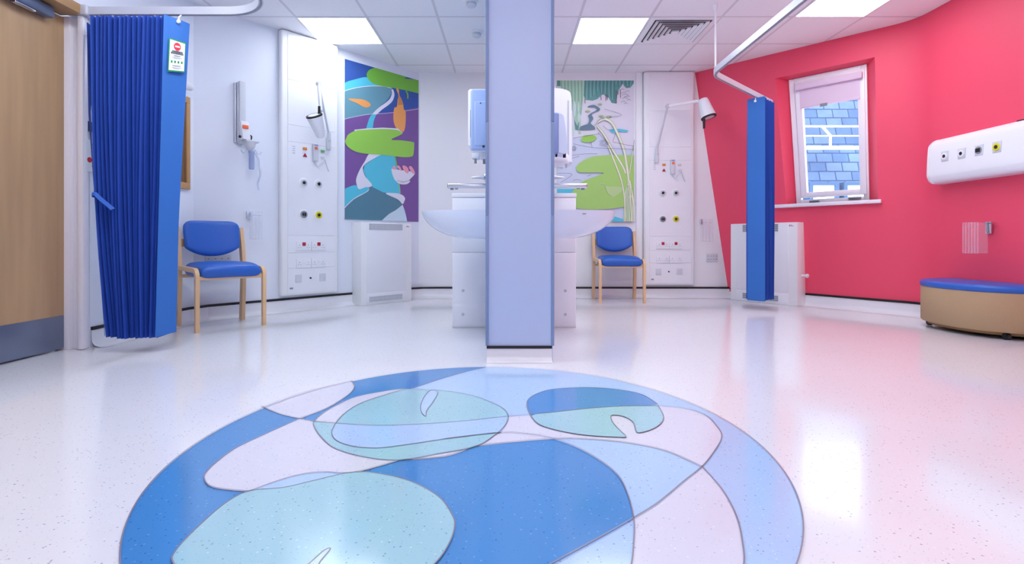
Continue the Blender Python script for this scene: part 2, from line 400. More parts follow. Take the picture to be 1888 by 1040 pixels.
# left pale blobs
fpoly(sm([(481.5, 750), (560, 722), (648, 703)], False) + sm([(648, 703), (653.5, 713), (648, 724), (631, 737), (600, 755), (553, 773)], False) + sm([(553, 773), (515, 764), (481.5, 750)], False), 2)
fpoly(sm([(553, 773), (490, 801), (434, 828), (396, 856), (379, 874), (377, 885), (385, 897), (410, 903.5), (460, 908)], False) + sm([(460, 908), (496, 894), (544, 879), (591, 872), (651, 873), (737, 850)], False) + [(820, 843), (820, 800), (700, 780), (580, 778)], 2)
# pale sliver above the lower lily
fpoly(sm([(460, 908), (496, 894), (544, 879), (591, 872), (651, 873)], False) + sm([(651, 873), (635, 876), (580, 888), (525, 901), (460, 908)], False), 1)
# upper-left lily
lil1 = sm([(579.5, 788), (580, 778), (602, 759), (650, 735), (700, 724), (745, 718), (820, 722), (868, 730), (901.6, 741.6), (927.5, 754.5), (937, 769), (931, 786), (913, 803), (879, 824), (820, 836), (737, 850), (671, 844), (617, 828), (591, 806)])
fpoly(lil1, 3)
inn_up = sm([(618, 783), (635, 764), (671.5, 742), (745, 719)], False)
fpoly(sm([(580, 778), (602, 759), (650, 735), (700, 724), (745, 718)], False) + list(reversed(inn_up)), 2)
inn_lo = sm([(618, 783), (611.6, 800), (620, 813.5), (642, 822.6), (671.5, 827), (708, 827), (781, 817), (840, 808), (924, 799)], False)
fpoly(inn_lo + [(931, 786), (935, 770)] + [p for p in reversed(C1a) if 619 < p[0] < 935 and p[1] < 790], 1)
leaf = sm([(794, 721), (781, 735), (775.6, 751), (777.5, 762), (785, 769), (786.6, 758.6), (796, 746), (807, 726)])
fpoly(leaf, 1)
# upper-right lily
l2t = sm([(979.4, 769), (972, 751), (974, 738), (990.6, 727), (1020, 719), (1079.5, 715.6), (1135, 719), (1183, 728.6), (1213, 747)], False)
l2b = sm([(1213, 749), (1223, 767.5), (1220, 780.5), (1205.6, 791.6), (1187, 798), (1174, 798), (1168, 781), (1154, 771), (1137, 767), (1126.6, 768.6), (1129.6, 780.5), (1142.6, 795), (1153.7, 806), (1146, 808), (1079.5, 804), (1027.6, 795), (994, 784), (979.4, 769)], False)
fpoly(l2t + l2b, 3)
fpoly(l2t + [p for p in reversed(C1a) if 980 < p[0] < 1212 and p[1] < 770], 0)
# lower lily
lil3 = sm([(460, 908), (525, 901), (580, 888), (651, 873), (708, 877), (763, 892), (810, 919), (832, 949), (838.5, 970.6), (828, 1005), (799, 1045), (730, 1100), (600, 1140), (470, 1140), (370, 1100), (322, 1045), (322.6, 1020), (365, 974), (416, 930)])
fpoly(lil3, 3)
leaf3 = sm([(560, 1052), (573, 1040), (598, 1018), (609, 1016), (591, 1038), (580, 1056)])
fpoly(leaf3, 1)
LV[0] += 1; inlay.mi = 4; zl = .0002+.00025*LV[0]
for pts, cl in ((arc, True), (C1a, False), (C1b, False), (C3, False), (C4a, False), (C4b, False), (innerD[:13], False), (lil1, True), (inn_up, False), (inn_lo, False), (leaf, True), (l2t, False), (l2b, False), (lil3, True), (leaf3, True),
                (sm([(481.5, 750), (515, 764), (553, 773)], False), False), (sm([(648, 703), (653.5, 713), (648, 724), (631, 737), (600, 755), (553, 773), (490, 801), (434, 828), (396, 856), (379, 874), (377, 885), (385, 897), (410, 903.5), (460, 908)], False), False),
                (sm([(460, 908), (496, 894), (544, 879), (591, 872), (651, 873), (737, 850)], False), False)):
    inlay.ribbon([fp(p, zl) for p in pts], .0032, (0, 0, 1), cl)
io = inlay.build('floor_inlay', [cD, cL, cW, cT, cK], floor, kind='structure', smooth=False, recalc=False)
io['label'] = 'round water lily design in blue, teal and lilac set into the white floor'
for p_ in io.data.polygons: pass
bm_ = bmesh.new(); bm_.from_mesh(io.data)
for f_ in bm_.faces:
    if f_.normal.z < 0: f_.normal_flip()
bm_.to_mesh(io.data); bm_.free()

# coved skirting with its black capping line
def baseboard(name, pts, i, black=True):
    prof = [(0, .108), (.006, .108), (.006, .045), (.012, .026), (.026, .010), (.05, .002), (.09, .0012)]
    def off(k, d):
        p = Vector((*pts[k], 0)); ds = []
        if k > 0: ds.append((p-Vector((*pts[k-1], 0))).normalized())
        if k < len(pts)-1: ds.append((Vector((*pts[k+1], 0))-p).normalized())
        ns = [Vector((e.y, -e.x, 0)) for e in ds]; n = sum(ns, Vector()).normalized(); return p + n*d/n.dot(ns[0])
    def cove(mb):
        g = [[mb.v(off(k, d)+Vector((0, 0, z))) for d, z in prof] for k in (i, i+1)]
        for a in range(len(prof)-1): mb.f([g[0][a], g[1][a], g[1][a+1], g[0][a+1]])
    o = struct(name, M['cove'], cove, angle=60)
    def cap(mb):
        c = [off(i, .0), off(i+1, .0), off(i+1, .011), off(i, .011)]
        mb.hexa([p+Vector((0, 0, .104)) for p in c] + [p+Vector((0, 0, .124)) for p in c])
    if black: struct(name+'_capping', M['black'], cap, o)
BP = [(-2.53, 3.125), (-2.529, 3.95), (-2.515, 4.06), (-2.46, 4.222), (-1.12, 5.737), (-.98, 5.83), (-.8, 5.847), (2.5, 5.845), (3.418, 4.505), (3.455, 4.448), (3.478, 4.395), (3.497, 4.30), (3.497, -2.55)]
BN = {0: 'baseboard_left', 3: 'baseboard_corner', 6: 'baseboard_back', 7: 'baseboard_window', 11: 'baseboard_right'}
for i in range(len(BP)-1): baseboard(BN.get(i, 'baseboard_bend'), BP, i)

# partition between the two bays: lilac end panel with blue-grey edges
PX0, PX1, PY0, PY1 = -.124, .243, 2.76, 5.0
part = struct('wall_partition', M['lilac'], lambda mb: mb.box(PX0+.008, PX1-.008, PY0, PY1, .0, CEIL), smooth=False)
part['label'] = 'lilac blue end of the partition between the two bays'
for x0, x1 in ((PX0, PX0+.017), (PX1-.017, PX1)):
    struct('edge_strip', M['strip'], lambda mb: (mb.box(x0, x1, PY0-.007, PY0+.07, .085, .78, .002), mb.box(x0, x1, PY0-.007, PY0+.07, .782, 1.28, .002), mb.box(x0, x1, PY0-.007, PY0+.07, 1.282, CEIL, .002)), part)
struct('partition_capping', M['black'], lambda mb: mb.box(PX0+.006, PX1-.012, PY0-.008, PY0+.06, .07, .084), part)
def pcove(mb):
    prof = [(.004, .07), (.004, .03), (.01, .014), (.022, .004), (.04, .001)]
    g = [[mb.v((x, PY0-d, z)) for d, z in prof] for x in (PX0+.006, PX1-.012)]
    for a in range(len(prof)-1): mb.f([g[0][a], g[0][a+1], g[1][a+1], g[1][a]])
struct('partition_cove', M['cove'], pcove, part)

# door
dr = struct('door_1', M['oak'], lambda mb: mb.box(-2.68, -2.632, DY0+.04, 3.055, .205, 1.965), smooth=False)
dr['label'] = 'oak veneered door with a steel kick plate'
struct('kick_plate', M['steel'], lambda mb: mb.box(-2.676, -2.629, DY0+.05, 3.052, .012, .205, .002), dr)
def jamb(mb):
    mb.box(-2.69, -2.60, 3.055, 3.12, .0, 1.975, .003); mb.box(-2.60, -2.535, 3.085, 3.13, .0, 1.975, .002)
    mb.box(-2.69, -2.535, DY0, DY0+.04, .0, 1.975)
struct('door_frame', M['upvc'], jamb, dr)
struct('door_architrave', M['upvc'], lambda mb: mb.box(-2.545, -2.512, 3.045, 3.084, 0.004, 1.975, .004), dr)
struct('door_head', M['oakdark'], lambda mb: mb.box(-2.655, -2.515, DY0-.06, 3.058, 1.978, 2.035, .003), dr)
struct('door_closer', M['closer'], lambda mb: (mb.box(-2.632, -2.575, 2.50, 2.93, 1.905, 1.968, .008)), dr)['label'] = 'blue grey door closer'
struct('door_closer_trim', M['chrome'], lambda mb: (mb.cyl((-2.60, 2.66, 1.896), (-2.60, 2.66, 1.906), .012), mb.box(-2.61, -2.58, 2.70, 2.82, 1.893, 1.906, .003)), dr)
struct('wall_hall', M['wall'], lambda mb: mb.box(-2.80, -2.72, DY0-.1, DY1+.1, 0, CEIL), smooth=False)

# ------------------------------------------------------------------ ceiling fittings
T_ = .604; cy0 = 4.39
def lightpanel(kx, ky, label, m_='panel_light'):
    x, y = kx*T_, cy0+ky*T_
    t = Thing('ceiling_light', label, 'ceiling light', WORLD, (x+T_/2, y+T_/2, CEIL), group='square ceiling light panels')
    t.part('frame', M['white'], lambda mb: [mb.box(*b, CEIL-.006, CEIL+.0) for b in ((x+.004, x+T_-.004, y+.004, y+.016), (x+.004, x+T_-.004, y+T_-.016, y+T_-.004), (x+.004, x+.016, y+.016, y+T_-.016), (x+T_-.016, x+T_-.004, y+.016, y+T_-.016))])
    t.part('diffuser', M[m_], lambda mb: mb.box(x+.014, x+T_-.014, y+.014, y+T_-.014, CEIL-.004, CEIL-.001), smooth=False)
lightpanel(-3, 0, 'lit square ceiling panel above the bedhead unit beside the bright mural')
lightpanel(1, 0, 'lit square ceiling panel beside the slotted air vent')
lightpanel(4, -1, 'lit square ceiling panel closest to the coral red walls')
for n_, (kx, ky) in enumerate(((-2, -3), (-3, -4), (1, -3), (3, -3), (0, -7), (2, -9), (-1, -10))):  # unseen panels added to fill the room with light
    lightpanel(kx, ky, 'added fill light panel, out of view over the near half of the room', 'panel_added_fill')
vx, vy = 2*T_, cy0
vt = Thing('air_vent', 'square white ceiling air diffuser with nested slots', 'air vent', WORLD, (vx+.3, vy+.3, CEIL))
vt.part('face_plate', M['white'], lambda mb: mb.box(vx+.008, vx+T_-.008, vy+.008, vy+T_-.008, CEIL-.004, CEIL-.0005), smooth=False)
def vblade(mb):
    for k in range(6):
        a = .07+k*.04; x0, x1, y0, y1 = vx+a, vx+T_-a, vy+a, vy+T_-a
        # sloping blades
        for p, q, n in (((x0, y0), (x1, y0), (0, 1)), ((x1, y0), (x1, y1), (-1, 0)), ((x1, y1), (x0, y1), (0, -1)), ((x0, y1), (x0, y0), (1, 0))):
            e = .028; pp = lambda w, d, z: (w[0]+n[0]*d, w[1]+n[1]*d, z)
            q0 = (q[0]-(q[0]-p[0])*0, q[1]-(q[1]-p[1])*0)
            d = Vector((q[0]-p[0], q[1]-p[1])).normalized()
            mb.poly([(p[0], p[1], CEIL-.017), (q0[0], q0[1], CEIL-.017), (q0[0]+n[0]*e-d.x*e, q0[1]+n[1]*e-d.y*e, CEIL-.005), (p[0]+n[0]*e+d.x*e, p[1]+n[1]*e+d.y*e, CEIL-.005)])
vt.part('blades', M['white'], vblade, smooth=False, recalc=False)
def vslot(mb):
    for k in range(6):
        a = .055+k*.04; w = .013; x0, x1, y0, y1 = vx+a, vx+T_-a, vy+a, vy+T_-a
        mb.box(x0, x1, y0, y0+w, CEIL-.0052, CEIL-.004); mb.box(x0, x1, y1-w, y1, CEIL-.0052, CEIL-.004); mb.box(x0, x0+w, y0+w, y1-w, CEIL-.0052, CEIL-.004); mb.box(x1-w, x1, y0+w, y1-w, CEIL-.0052, CEIL-.004)
vt.part('slots', M['dark'], vslot, smooth=False)
def smoke(px, py, label):
    Z = (CEIL-HC)*F/(CY-py); x = (px-CX)/F*Z
    t = Thing('smoke_detector', label, 'smoke detector', WORLD, (x, Z, CEIL), 'ceiling smoke detectors')
    t.part('base', M['white'], lambda mb: mb.lathe((x, Z, CEIL), (0, 0, -1), [(.055, 0), (.055, .012), (.05, .02)]))
    t.part('sensor', M['grey'], lambda mb: mb.lathe((x, Z, CEIL-.02), (0, 0, -1), [(.04, 0), (.042, .018), (.03, .03), (.012, .034)]))
smoke(879, 58, 'white smoke detector on the ceiling tile nearer the far wall')
smoke(869, 1, 'white smoke detector at the upper edge of the view')

# ------------------------------------------------------------------ murals
def mural(name, label, frame, corners, shapes, off=.012, lines=()):
    (l, t, r, b) = corners
    base = ((l+r)/2, 0, b); th = Thing(name, label, 'mural', frame, base)
    th.part('board', M['white'], lambda mb: mb.box(l, r, -off, -.001, b, t), smooth=False)
    mats = {}; order = []
    mb = th.mb()
    def mi(c):
        if c not in mats: mats[c] = len(order); order.append(mat('mural_%d_%d_%d' % c, c, .45, var=.03, scale=5))
        return mats[c]
    clip = lambda p: (max(l, min(r, p[0])), max(b, min(t, p[1])))
    k = 0
    for sh in shapes:
        kind, c, pts = sh[:3]; k += 1; y = -off-.0003-k*.00022; mb.mi = mi(c)
        loc = [clip(frame.at(*p, off)) for p in (sm(pts) if kind == 's' else sm(pts, False) if kind == 'r' else pts)]
        if kind == 'r': mb.ribbon([(p[0], y, p[1]) for p in loc], sh[3], (0, 1, 0))
        else:
            tess(mb, [(p[0], y, p[1]) for p in loc])
    mb.build('picture', order, th.o, smooth=False, recalc=False)
def cA(*p): return [(625+x/6.5, 100+y/6.5) for x, y in p]
def cB(*p): return [(625+x/6.119, 250+y/6.118) for x, y in p]
l_, t_ = W1.at(635.5, 111, .012); _, b1 = W1.at(635.5, 405.5, .012); r_, t2 = W1.at(771.5, 146, .012); _, b2 = W1.at(771.5, 408, .012)
PU, BL_, CY_, TG, WH, GR1, GR2, OR_, DT, PB, PK = (122, 86, 154), (48, 86, 164), (84, 196, 220), (104, 156, 174), (226, 224, 236), (116, 184, 64), (150, 208, 84), (240, 164, 92), (82, 130, 150), (200, 220, 233), (236, 158, 180)
S1 = [('p', PU, [(630, 90), (780, 120), (780, 420), (630, 420)]),
      ('p', BL_, cA((40, 30), (1000, 250), (1000, 650), (800, 665), (700, 690), (560, 705), (450, 712), (330, 722), (200, 745), (40, 780))),
      ('s', CY_, cA((60, 350), (200, 300), (330, 276), (420, 330), (560, 380), (640, 408), (560, 395), (430, 380), (300, 390), (60, 442))),
      ('p', TG, cA((50, 442), (200, 403), (340, 384), (480, 381), (560, 390), (625, 408), (625, 470), (600, 520), (560, 570), (470, 640), (410, 712), (330, 722), (200, 745), (50, 780))),
      ('r', WH, cA((50, 442), (200, 403), (340, 384), (480, 381), (560, 390), (630, 410)), .006), ('r', WH, cA((60, 778), (200, 747), (330, 724), (450, 714), (560, 707), (700, 692), (960, 655)), .004),
      ('s', WH, cA((628, 422), (650, 430), (663, 490), (640, 560), (590, 610), (520, 660), (440, 727), (398, 722), (470, 645), (560, 580), (610, 530), (632, 470))),
      ('s', CY_, cA((400, 722), (440, 727), (415, 800), (395, 905), (330, 900), (345, 820), (370, 752))),
      ('s', GR1, cA((480, 150), (420, 165), (360, 190), (330, 240), (345, 290), (400, 345), (500, 380), (620, 400), (760, 425), (850, 445), (1000, 465), (1000, 318), (880, 300), (780, 288), (840, 262), (700, 215))),
      ('s', OR_, cA((110, 538), (220, 536), (310, 550), (370, 590), (375, 620), (340, 637), (290, 630), (220, 590))),
      ('s', OR_, cA((692, 405), (716, 430), (722, 490), (748, 540), (768, 600), (776, 660), (797, 690), (795, 840), (775, 925), (740, 915), (680, 880), (650, 780), (660, 650), (690, 630), (700, 560), (710, 490), (688, 430))),
      ('p', (206, 142, 84), cA((712, 490), (745, 540), (766, 605), (705, 610))),
      ('r', GR1, cA((800, 440), (820, 480), (822, 535)), .02),
      ('s', WH, cB((345, 205), (470, 215), (400, 255), (285, 330), (268, 390), (300, 470), (350, 515), (370, 560), (345, 580), (230, 605), (200, 560), (192, 490), (230, 390), (290, 290))),
      ('p', CY_, cB((430, 235), (520, 200), (625, 205), (650, 300), (690, 655), (590, 652), (500, 642), (370, 577), (366, 545), (310, 480), (272, 400), (288, 332), (400, 257))),
      ('s', CY_, cB((50, 630), (110, 580), (180, 560), (205, 575), (225, 606), (310, 580), (340, 602), (300, 640), (170, 710), (50, 815))),
      ('r', WH, cB((60, 815), (170, 712), (300, 642), (342, 602)), .008),
      ('p', DT, cB((40, 830), (160, 722), (330, 627), (345, 582), (370, 577), (500, 645), (620, 690), (712, 775), (640, 840), (560, 880), (480, 965), (40, 960))),
      ('p', PB, cB((715, 780), (740, 850), (755, 910), (766, 990), (480, 990), (480, 960), (560, 885), (640, 840))),
      ('s', WH, cB((525, 655), (600, 648), (690, 660), (740, 700), (735, 740), (712, 772), (660, 720))),
      ('p', WH, cA((180, 905), (330, 890), (520, 880), (700, 890), (765, 940), (700, 960), (200, 960))),
      ('s', GR2, [(636, 262), (637, 257), (642, 248), (655.8, 241), (675.8, 239), (705, 238), (729.6, 239.5), (741, 245), (738, 249), (721, 257.4), (739.4, 259), (760.6, 262), (763, 266), (762, 282.7), (759, 288.4), (746, 290), (726, 288), (703, 285.6), (674, 283.5), (654.4, 279.4), (641, 271)]),
      ('r', GR1, cB((630, 235), (650, 345)), .014), ('r', (170, 200, 110), cB((674, 525), (688, 650)), .012),
      ('s', WH, cB((650, 520), (720, 530), (800, 510), (770, 545), (715, 552), (670, 540))),
      ('s', WH, cB((588, 385), (612, 378), (700, 390), (780, 400), (852, 425), (800, 490), (760, 525), (650, 520), (610, 470))),
      ('s', PK, cB((598, 372), (620, 338), (640, 372), (625, 385))), ('s', PK, cB((645, 350), (668, 338), (690, 360), (705, 400), (668, 375))),
      ('s', PK, cB((710, 345), (745, 342), (778, 375), (775, 428), (735, 402))), ('s', PK, cB((785, 352), (815, 350), (852, 415), (832, 430), (800, 392))),
      ('r', (120, 110, 130), cB((655, 505), (720, 522), (790, 505), (830, 470)), .004)]
mural('wall_mural', 'bright mural of lily pads, orange carp and purple water on the angled wall', W1, (l_, (t_+t2)/2, r_, (b1+b2)/2), S1)
def cC(*p): return [(1020+x/7.43, 140+y/7.43) for x, y in p]
def cDd(*p): return [(1020+x/6.93, 270+y/6.93) for x, y in p]
l_, t_ = W2.at(1027, 148.5, .012); r_, b_ = W2.at(1168.5, 408.5, .012)
G3, TE, LG, RV, OL, RD = (164, 209, 112), (92, 156, 152), (168, 210, 184), (92, 124, 146), (168, 184, 132), (228, 234, 204)
INK = (112, 108, 128)
S2 = [('p', (222, 222, 234), [(1020, 140), (1180, 140), (1180, 420), (1020, 420)]),
      ('p', (206, 217, 238), cC((0, 860), (270, 855), (620, 800), (760, 900), (820, 960), (1110, 1000), (1110, 2200), (0, 2200))),
      ('p', TE, cC((425, 40), (1120, 40), (1120, 100), (1060, 160), (1000, 168), (950, 110), (900, 190), (880, 250), (860, 380), (800, 370), (760, 300), (680, 250), (600, 320), (540, 340), (440, 330), (410, 250))),
      ('p', (80, 150, 130), cC((40, 40), (110, 40), (110, 140), (40, 140))),
      ('p', LG, cC((95, 40), (430, 40), (412, 260), (390, 420), (372, 560), (380, 800), (350, 800), (330, 740), (300, 740), (280, 560), (270, 440), (250, 300), (100, 140)))]
for i in range(26):
    x = 440+i*25; y1 = {0: 330, 1: 330, 2: 325, 3: 330, 4: 320, 5: 300, 6: 300}.get(i, 240 if i < 12 else 330 if i < 17 else 150) + R.uniform(-40, 20)
    S2.append(('r', (140, 196, 190) if i % 2 else (60, 122, 124), cC((x, 65), (x-4, y1*.6), (x+R.uniform(-12, 12), y1)), .006))
for i in range(14):
    x = 110+i*23; S2.append(('r', (200, 228, 206) if i % 2 else (120, 180, 150), cC((x, 65), (x+4, 250), (x+R.uniform(-20, 20), 420+R.uniform(-60, 200))), .006))
S2 += [('p', (96, 136, 150), cC((285, 600), (310, 740), (345, 740), (352, 610), (330, 690)))]
for c_ in ((290, 450, 22, 110), (345, 430, 16, 80), (350, 570, 20, 70), (275, 740, 20, 85)):
    S2.append(('s', (196, 226, 218), cC((c_[0]-c_[2], c_[1]), (c_[0], c_[1]-c_[3]), (c_[0]+c_[2], c_[1]), (c_[0], c_[1]+c_[3]))))
for x, y0, y1 in ((715, 260, 345), (735, 265, 330), (858, 200, 380), (882, 215, 260), (915, 190, 305), (650, 280, 335), (430, 320, 380)):
    S2.append(('r', (112, 62, 88), cC((x, y0), (x+4, y1)), .007))
for i in range(9):
    x = 930+R.uniform(0, 110); y = 190+i*24; S2.append(('r', INK, cC((x-R.uniform(20, 60), y+6), (x, y-8), (x+R.uniform(20, 50), y+4)), .0035))
S2 += [('s', RV, cC((465, 428), (550, 400), (632, 445), (625, 480), (530, 530), (547, 590), (510, 650), (562, 700), (555, 738), (370, 741), (378, 695), (470, 660), (490, 590), (480, 540), (590, 470), (570, 440)))]
for x, y, w in ((468, 488, 38), (637, 393, 32), (655, 555, 40), (757, 562, 42)):
    S2.append(('s', OL, cC((x-w, y), (x, y-14), (x+w, y), (x, y+14))))
S2 += [('s', CY_, cC((765, 742), (900, 730), (1018, 750), (1000, 770), (880, 765), (820, 786))),
       ('s', GR2, cC((380, 890), (392, 850), (430, 820), (540, 815), (590, 850), (560, 890), (500, 910), (430, 912))),
       ('p', G3, sm(cDd((285, 270), (340, 210), (450, 150), (560, 125), (800, 110), (1060, 120)), False) + sm(cDd((1060, 760), (900, 775), (700, 800), (450, 808), (305, 790), (200, 740), (180, 600), (340, 470), (500, 400), (640, 350)), False) + sm(cDd((640, 350), (600, 335), (350, 335), (300, 305), (285, 270)), False)),
       ('p', CY_, cDd((30, 545), (270, 545), (215, 620), (30, 620))),
       ('p', CY_, cDd((780, 895), (900, 935), (890, 975), (735, 975))),
       ('s', (182, 212, 146), cDd((585, 490), (640, 472), (680, 512), (860, 520), (868, 575), (760, 645), (690, 600), (650, 512))),
       ('r', (120, 150, 100), cDd((600, 488), (650, 500), (690, 600), (740, 640)), .004),
       ('p', (206, 226, 190), cDd((905, 620), (960, 420), (1000, 560), (1060, 700), (1060, 980), (895, 980)))]
for pts, w in ((cC((600, 640), (660, 605), (720, 600), (800, 650), (870, 780), (930, 920), (970, 1040)) + cDd((920, 150), (950, 350), (965, 520), (985, 700), (1000, 960)), .024),
               (cC((600, 690), (700, 820), (800, 1000)) + cDd((880, 250), (920, 345)), .02), (cDd((700, 0), (780, 200), (860, 420), (905, 650), (915, 960)), .016),
               (cDd((1015, 0), (1000, 150), (970, 350)), .01), (cDd((970, 440), (1000, 600), (1027, 760)), .022)):
    S2.append(('r', INK, pts, w+.005)); S2.append(('r', RD, pts, w))
for x in (930, 945, 962, 990):
    S2.append(('r', (126, 160, 110), cDd((x+10, 500), (x, 700), (x-8, 960)), .004))
for pts in (cC((270, 856), (600, 802), (620, 795), (740, 920)), cC((270, 935), (530, 985), (800, 1000), (1100, 1010)), cC((510, 905), (530, 985)), cC((810, 910), (1000, 950), (1100, 966)), cC((1105, 880), (1082, 1035)),
            cC((850, 790), (810, 900)), cC((560, 690), (640, 600), (700, 590)), cC((680, 690), (740, 740), (830, 745)), cC((700, 460), (930, 540), (760, 570)), cDd((130, 130), (400, 100), (560, 98)), cDd((250, 440), (300, 425), (360, 440)),
            cDd((430, 385), (480, 365)), cDd((20, 345), (180, 345), (222, 352), (225, 378), (90, 465)), cDd((220, 160), (330, 130))):
    S2.append(('r', INK, pts, .004))
for cx_, cy_, r_x, r_y, fn_ in ((690, 925, 58, 45, cC), (260, 30, 30, 30, cDd), (90, 250, 50, 34, cDd)):
    for q in range(3):
        pts = [(cx_+r_x*(1-.3*q)*(1+.18*math.cos(5*a))*math.cos(a), cy_+r_y*(1-.3*q)*(1+.18*math.cos(5*a))*math.sin(a)) for a in (2*math.pi*k/20 for k in range(21))]
        S2.append(('r', INK, fn_(*pts), .003))
mural('wall_mural', 'pale pond mural with reeds, trees and one huge lily pad on the far wall', W2, (l_, t_, W2.at(1168.5, 400, .012)[0], b_), S2)
single('trim_strip', 'slim white vertical boxing between the pale mural and the bedhead unit', 'wall trim', M['white'], lambda mb: mb.box(W2.at(1172, 300)[0], W2.at(1184, 300)[0], -.02, -.001, .125, CEIL-.002, .003), W2, (W2.at(1178, 300)[0], 0, .125))

# ------------------------------------------------------------------ bedhead panels (built once on the far wall, copied to the angled wall)
ox0, ox1 = W2.at(1188, 300, .07)[0], W2.at(1281, 300, .07)[0]; oc = (ox0+ox1)/2
zt = CEIL-.004; zb = W2.at(1235, 526, .07)[1]
bh = Thing('bedhead_unit', 'tall white bedhead service panel on the far wall beside the coral red wall', 'bedhead panel', W2, (oc, 0, zb), 'bedhead service panels')
bh.part('casing', M['white'], lambda mb: mb.box(ox0, ox1, -.065, -.001, zb, zt, .022, 4))
fx0, fx1 = ox0+.06, ox1-.04
def at2(px, py): return W2.at(px, py, .07)
def face(mb):
    zs = [zb+.02, at2(1235, 485)[1], at2(1235, 462)[1], at2(1235, 436)[1], at2(1235, 296)[1], at2(1235, 271)[1], at2(1235, 204)[1], zt-.03]
    for a, b in zip(zs, zs[1:]): mb.box(fx0, fx1, -.069, -.06, a+.0016, b-.0016, .0015, 1)
fp_ = bh.part('front_panels', M['whitem'], face)
for px, py, col in ((1222, 356, 'k'), (1246, 356, 'k'), (1222, 404, 'd'), (1246, 404, 'y')):
    s_, h_ = at2(px, py)
    g = bh.part('gas_outlet', M['yellow'] if col == 'y' else M['midgrey'] if col == 'd' else M['grey'], lambda mb: mb.lathe((s_, -.069, h_), (0, -1, 0), [(.034, 0), (.034, .010), (.027, .015), (.020, .015), (.019, .009)]),
                label={'y': 'gas outlet with a yellow ring', 'd': 'dark grey gas outlet', 'k': None}[col])
    bh.part('outlet_hole', M['dark'], lambda mb: mb.lathe((s_, -.078, h_), (0, -1, 0), [(.0135, -.004), (.0135, .008), (.008, .01)]) if col != 'd' else (mb.box(s_-.016, s_-.005, -.088, -.079, h_-.014, h_+.014), mb.box(s_+.005, s_+.016, -.088, -.079, h_-.014, h_+.014)), g)
    bh.part('outlet_collar', M['white'], lambda mb: mb.lathe((s_, -.069, h_), (0, -1, 0), [(.046, 0), (.046, .004), (.034, .008)]), g)
def pins(mb, s_, h_):
    for dx in (-.042, .042):
        mb.box(s_+dx-.003, s_+dx+.003, -.0795, -.0785, h_+.004, h_+.013); mb.box(s_+dx-.015, s_+dx-.007, -.0795, -.0785, h_-.015, h_-.011); mb.box(s_+dx+.007, s_+dx+.015, -.0795, -.0785, h_-.015, h_-.011)
for px, py, rd in ((1222, 452, 1), (1246, 452, 1), (1222, 478, 0), (1246, 478, 0)):
    s_, h_ = at2(px, py)
    k = bh.part('twin_socket', [M['whitem'], M['midgrey']], lambda mb: (mb.box(s_-.071, s_+.071, -.0785, -.069, h_-.043, h_+.043, .003), setattr(mb, 'mi', 1), pins(mb, s_, h_)))
    bh.part('switch', M['redbtn'] if rd else M['white'], lambda mb: mb.box(s_-.016, s_+.016, -.083, -.0785, h_+.002, h_+.034, .002), k, label='dark red switch' if rd else None)
for px, py in ((1214, 501), (1253, 501)):
    s_, h_ = at2(px, py)
    bh.part('data_plate', M['grey'], lambda mb: (mb.box(s_-.03, s_+.03, -.075, -.069, h_-.035, h_+.035, .003)))
s_, h_ = at2(1233, 501)
bh.part('earth_stud', M['dark'], lambda mb: mb.lathe((s_, -.069, h_), (0, -1, 0), [(.008, 0), (.008, .008), (.004, .01)]))
s_, h_ = at2(1203, 515)
bh.part('maker_badge', M['midgrey'], lambda mb: mb.tube([(s_-.014, -.070, h_), (s_+.014, -.070, h_)], [.008, .008], 10))
for px, py, m_, lb in ((1224, 304, 'amber', 'amber call button'), (1224, 314, 'redbtn', 'red triangular alarm button'), (1253, 304, 'grey', None), (1253, 314, 'grey', None)):
    s_, h_ = at2(px, py)
    bh.part('call_button', M[m_], (lambda mb: mb.prism([(s_-.02, -.069, h_-.014), (s_+.02, -.069, h_-.014), (s_, -.069, h_+.02)], (0, -.008, 0))) if 'tri' in (lb or '') else (lambda mb: mb.box(s_-.02, s_+.02, -.079, -.069, h_-.013, h_+.013, .005)), label=lb)
s_, h_ = at2(1207, 308)
bh.part('speaker_grille', M['seam'], lambda mb: [mb.box(s_-.012+.0*k, s_+.012, -.071, -.069, h_-.03+k*.02, h_-.024+k*.02) for k in range(4)])
# second panel
a0, a1 = W1.at(513, 300, .03)[0], W1.at(626.5, 300, .07)[0]; ac = (a0+a1)/2
bh2 = dup(bh.o, W1.world((ac, 0, zb)), W1.th, 'tall white bedhead service panel on the angled wall beside the bright mural')
gb = sorted([c for c in bh2.children if c.name.startswith('call_button')], key=lambda c: (-max(v.co.x for v in c.data.vertices) > 0, -max(v.co.x+v.co.z*.2 for v in c.data.vertices)))[0]
gb.data = gb.data.copy(); gb.data.materials[0] = M['green']; gb['label'] = 'green call button'
dS = ac-oc                                                                # shift from far-wall coordinates to angled-wall coordinates
# nurse call handsets with cable
def handset(frame, s, h, label, green):
    t = Thing('call_handset', label, 'call handset', frame, (s, -.07, h-.1), 'nurse call handsets')
    t.part('body', M['grey'], lambda mb: mb.box(s-.024, s+.024, -.102, -.072, h-.09, h+.075, .008, 3))
    t.part('orange_key', M['orange'], lambda mb: mb.box(s-.014, s+.014, -.105, -.101, h+.02, h+.045, .002))
    t.part('top_key', M['lavender'], lambda mb: mb.box(s-.018, s+.018, -.105, -.101, h+.055, h+.068, .002))
    t.part('cable', M['grey'], lambda mb: mb.tube(sm([(s, -.085, h-.088), (s+.02, -.10, h-.13), (s+.06, -.10, h-.09), (s+.09, -.09, h-.06), (s+.12, -.085, h-.13), (s+.14, -.08, h-.17)], False), .0055, 8))
s_, h_ = at2(1239.5, 307)
handset(W2, s_, h_, 'grey bedside call handset hanging on the far bedhead panel', 0)
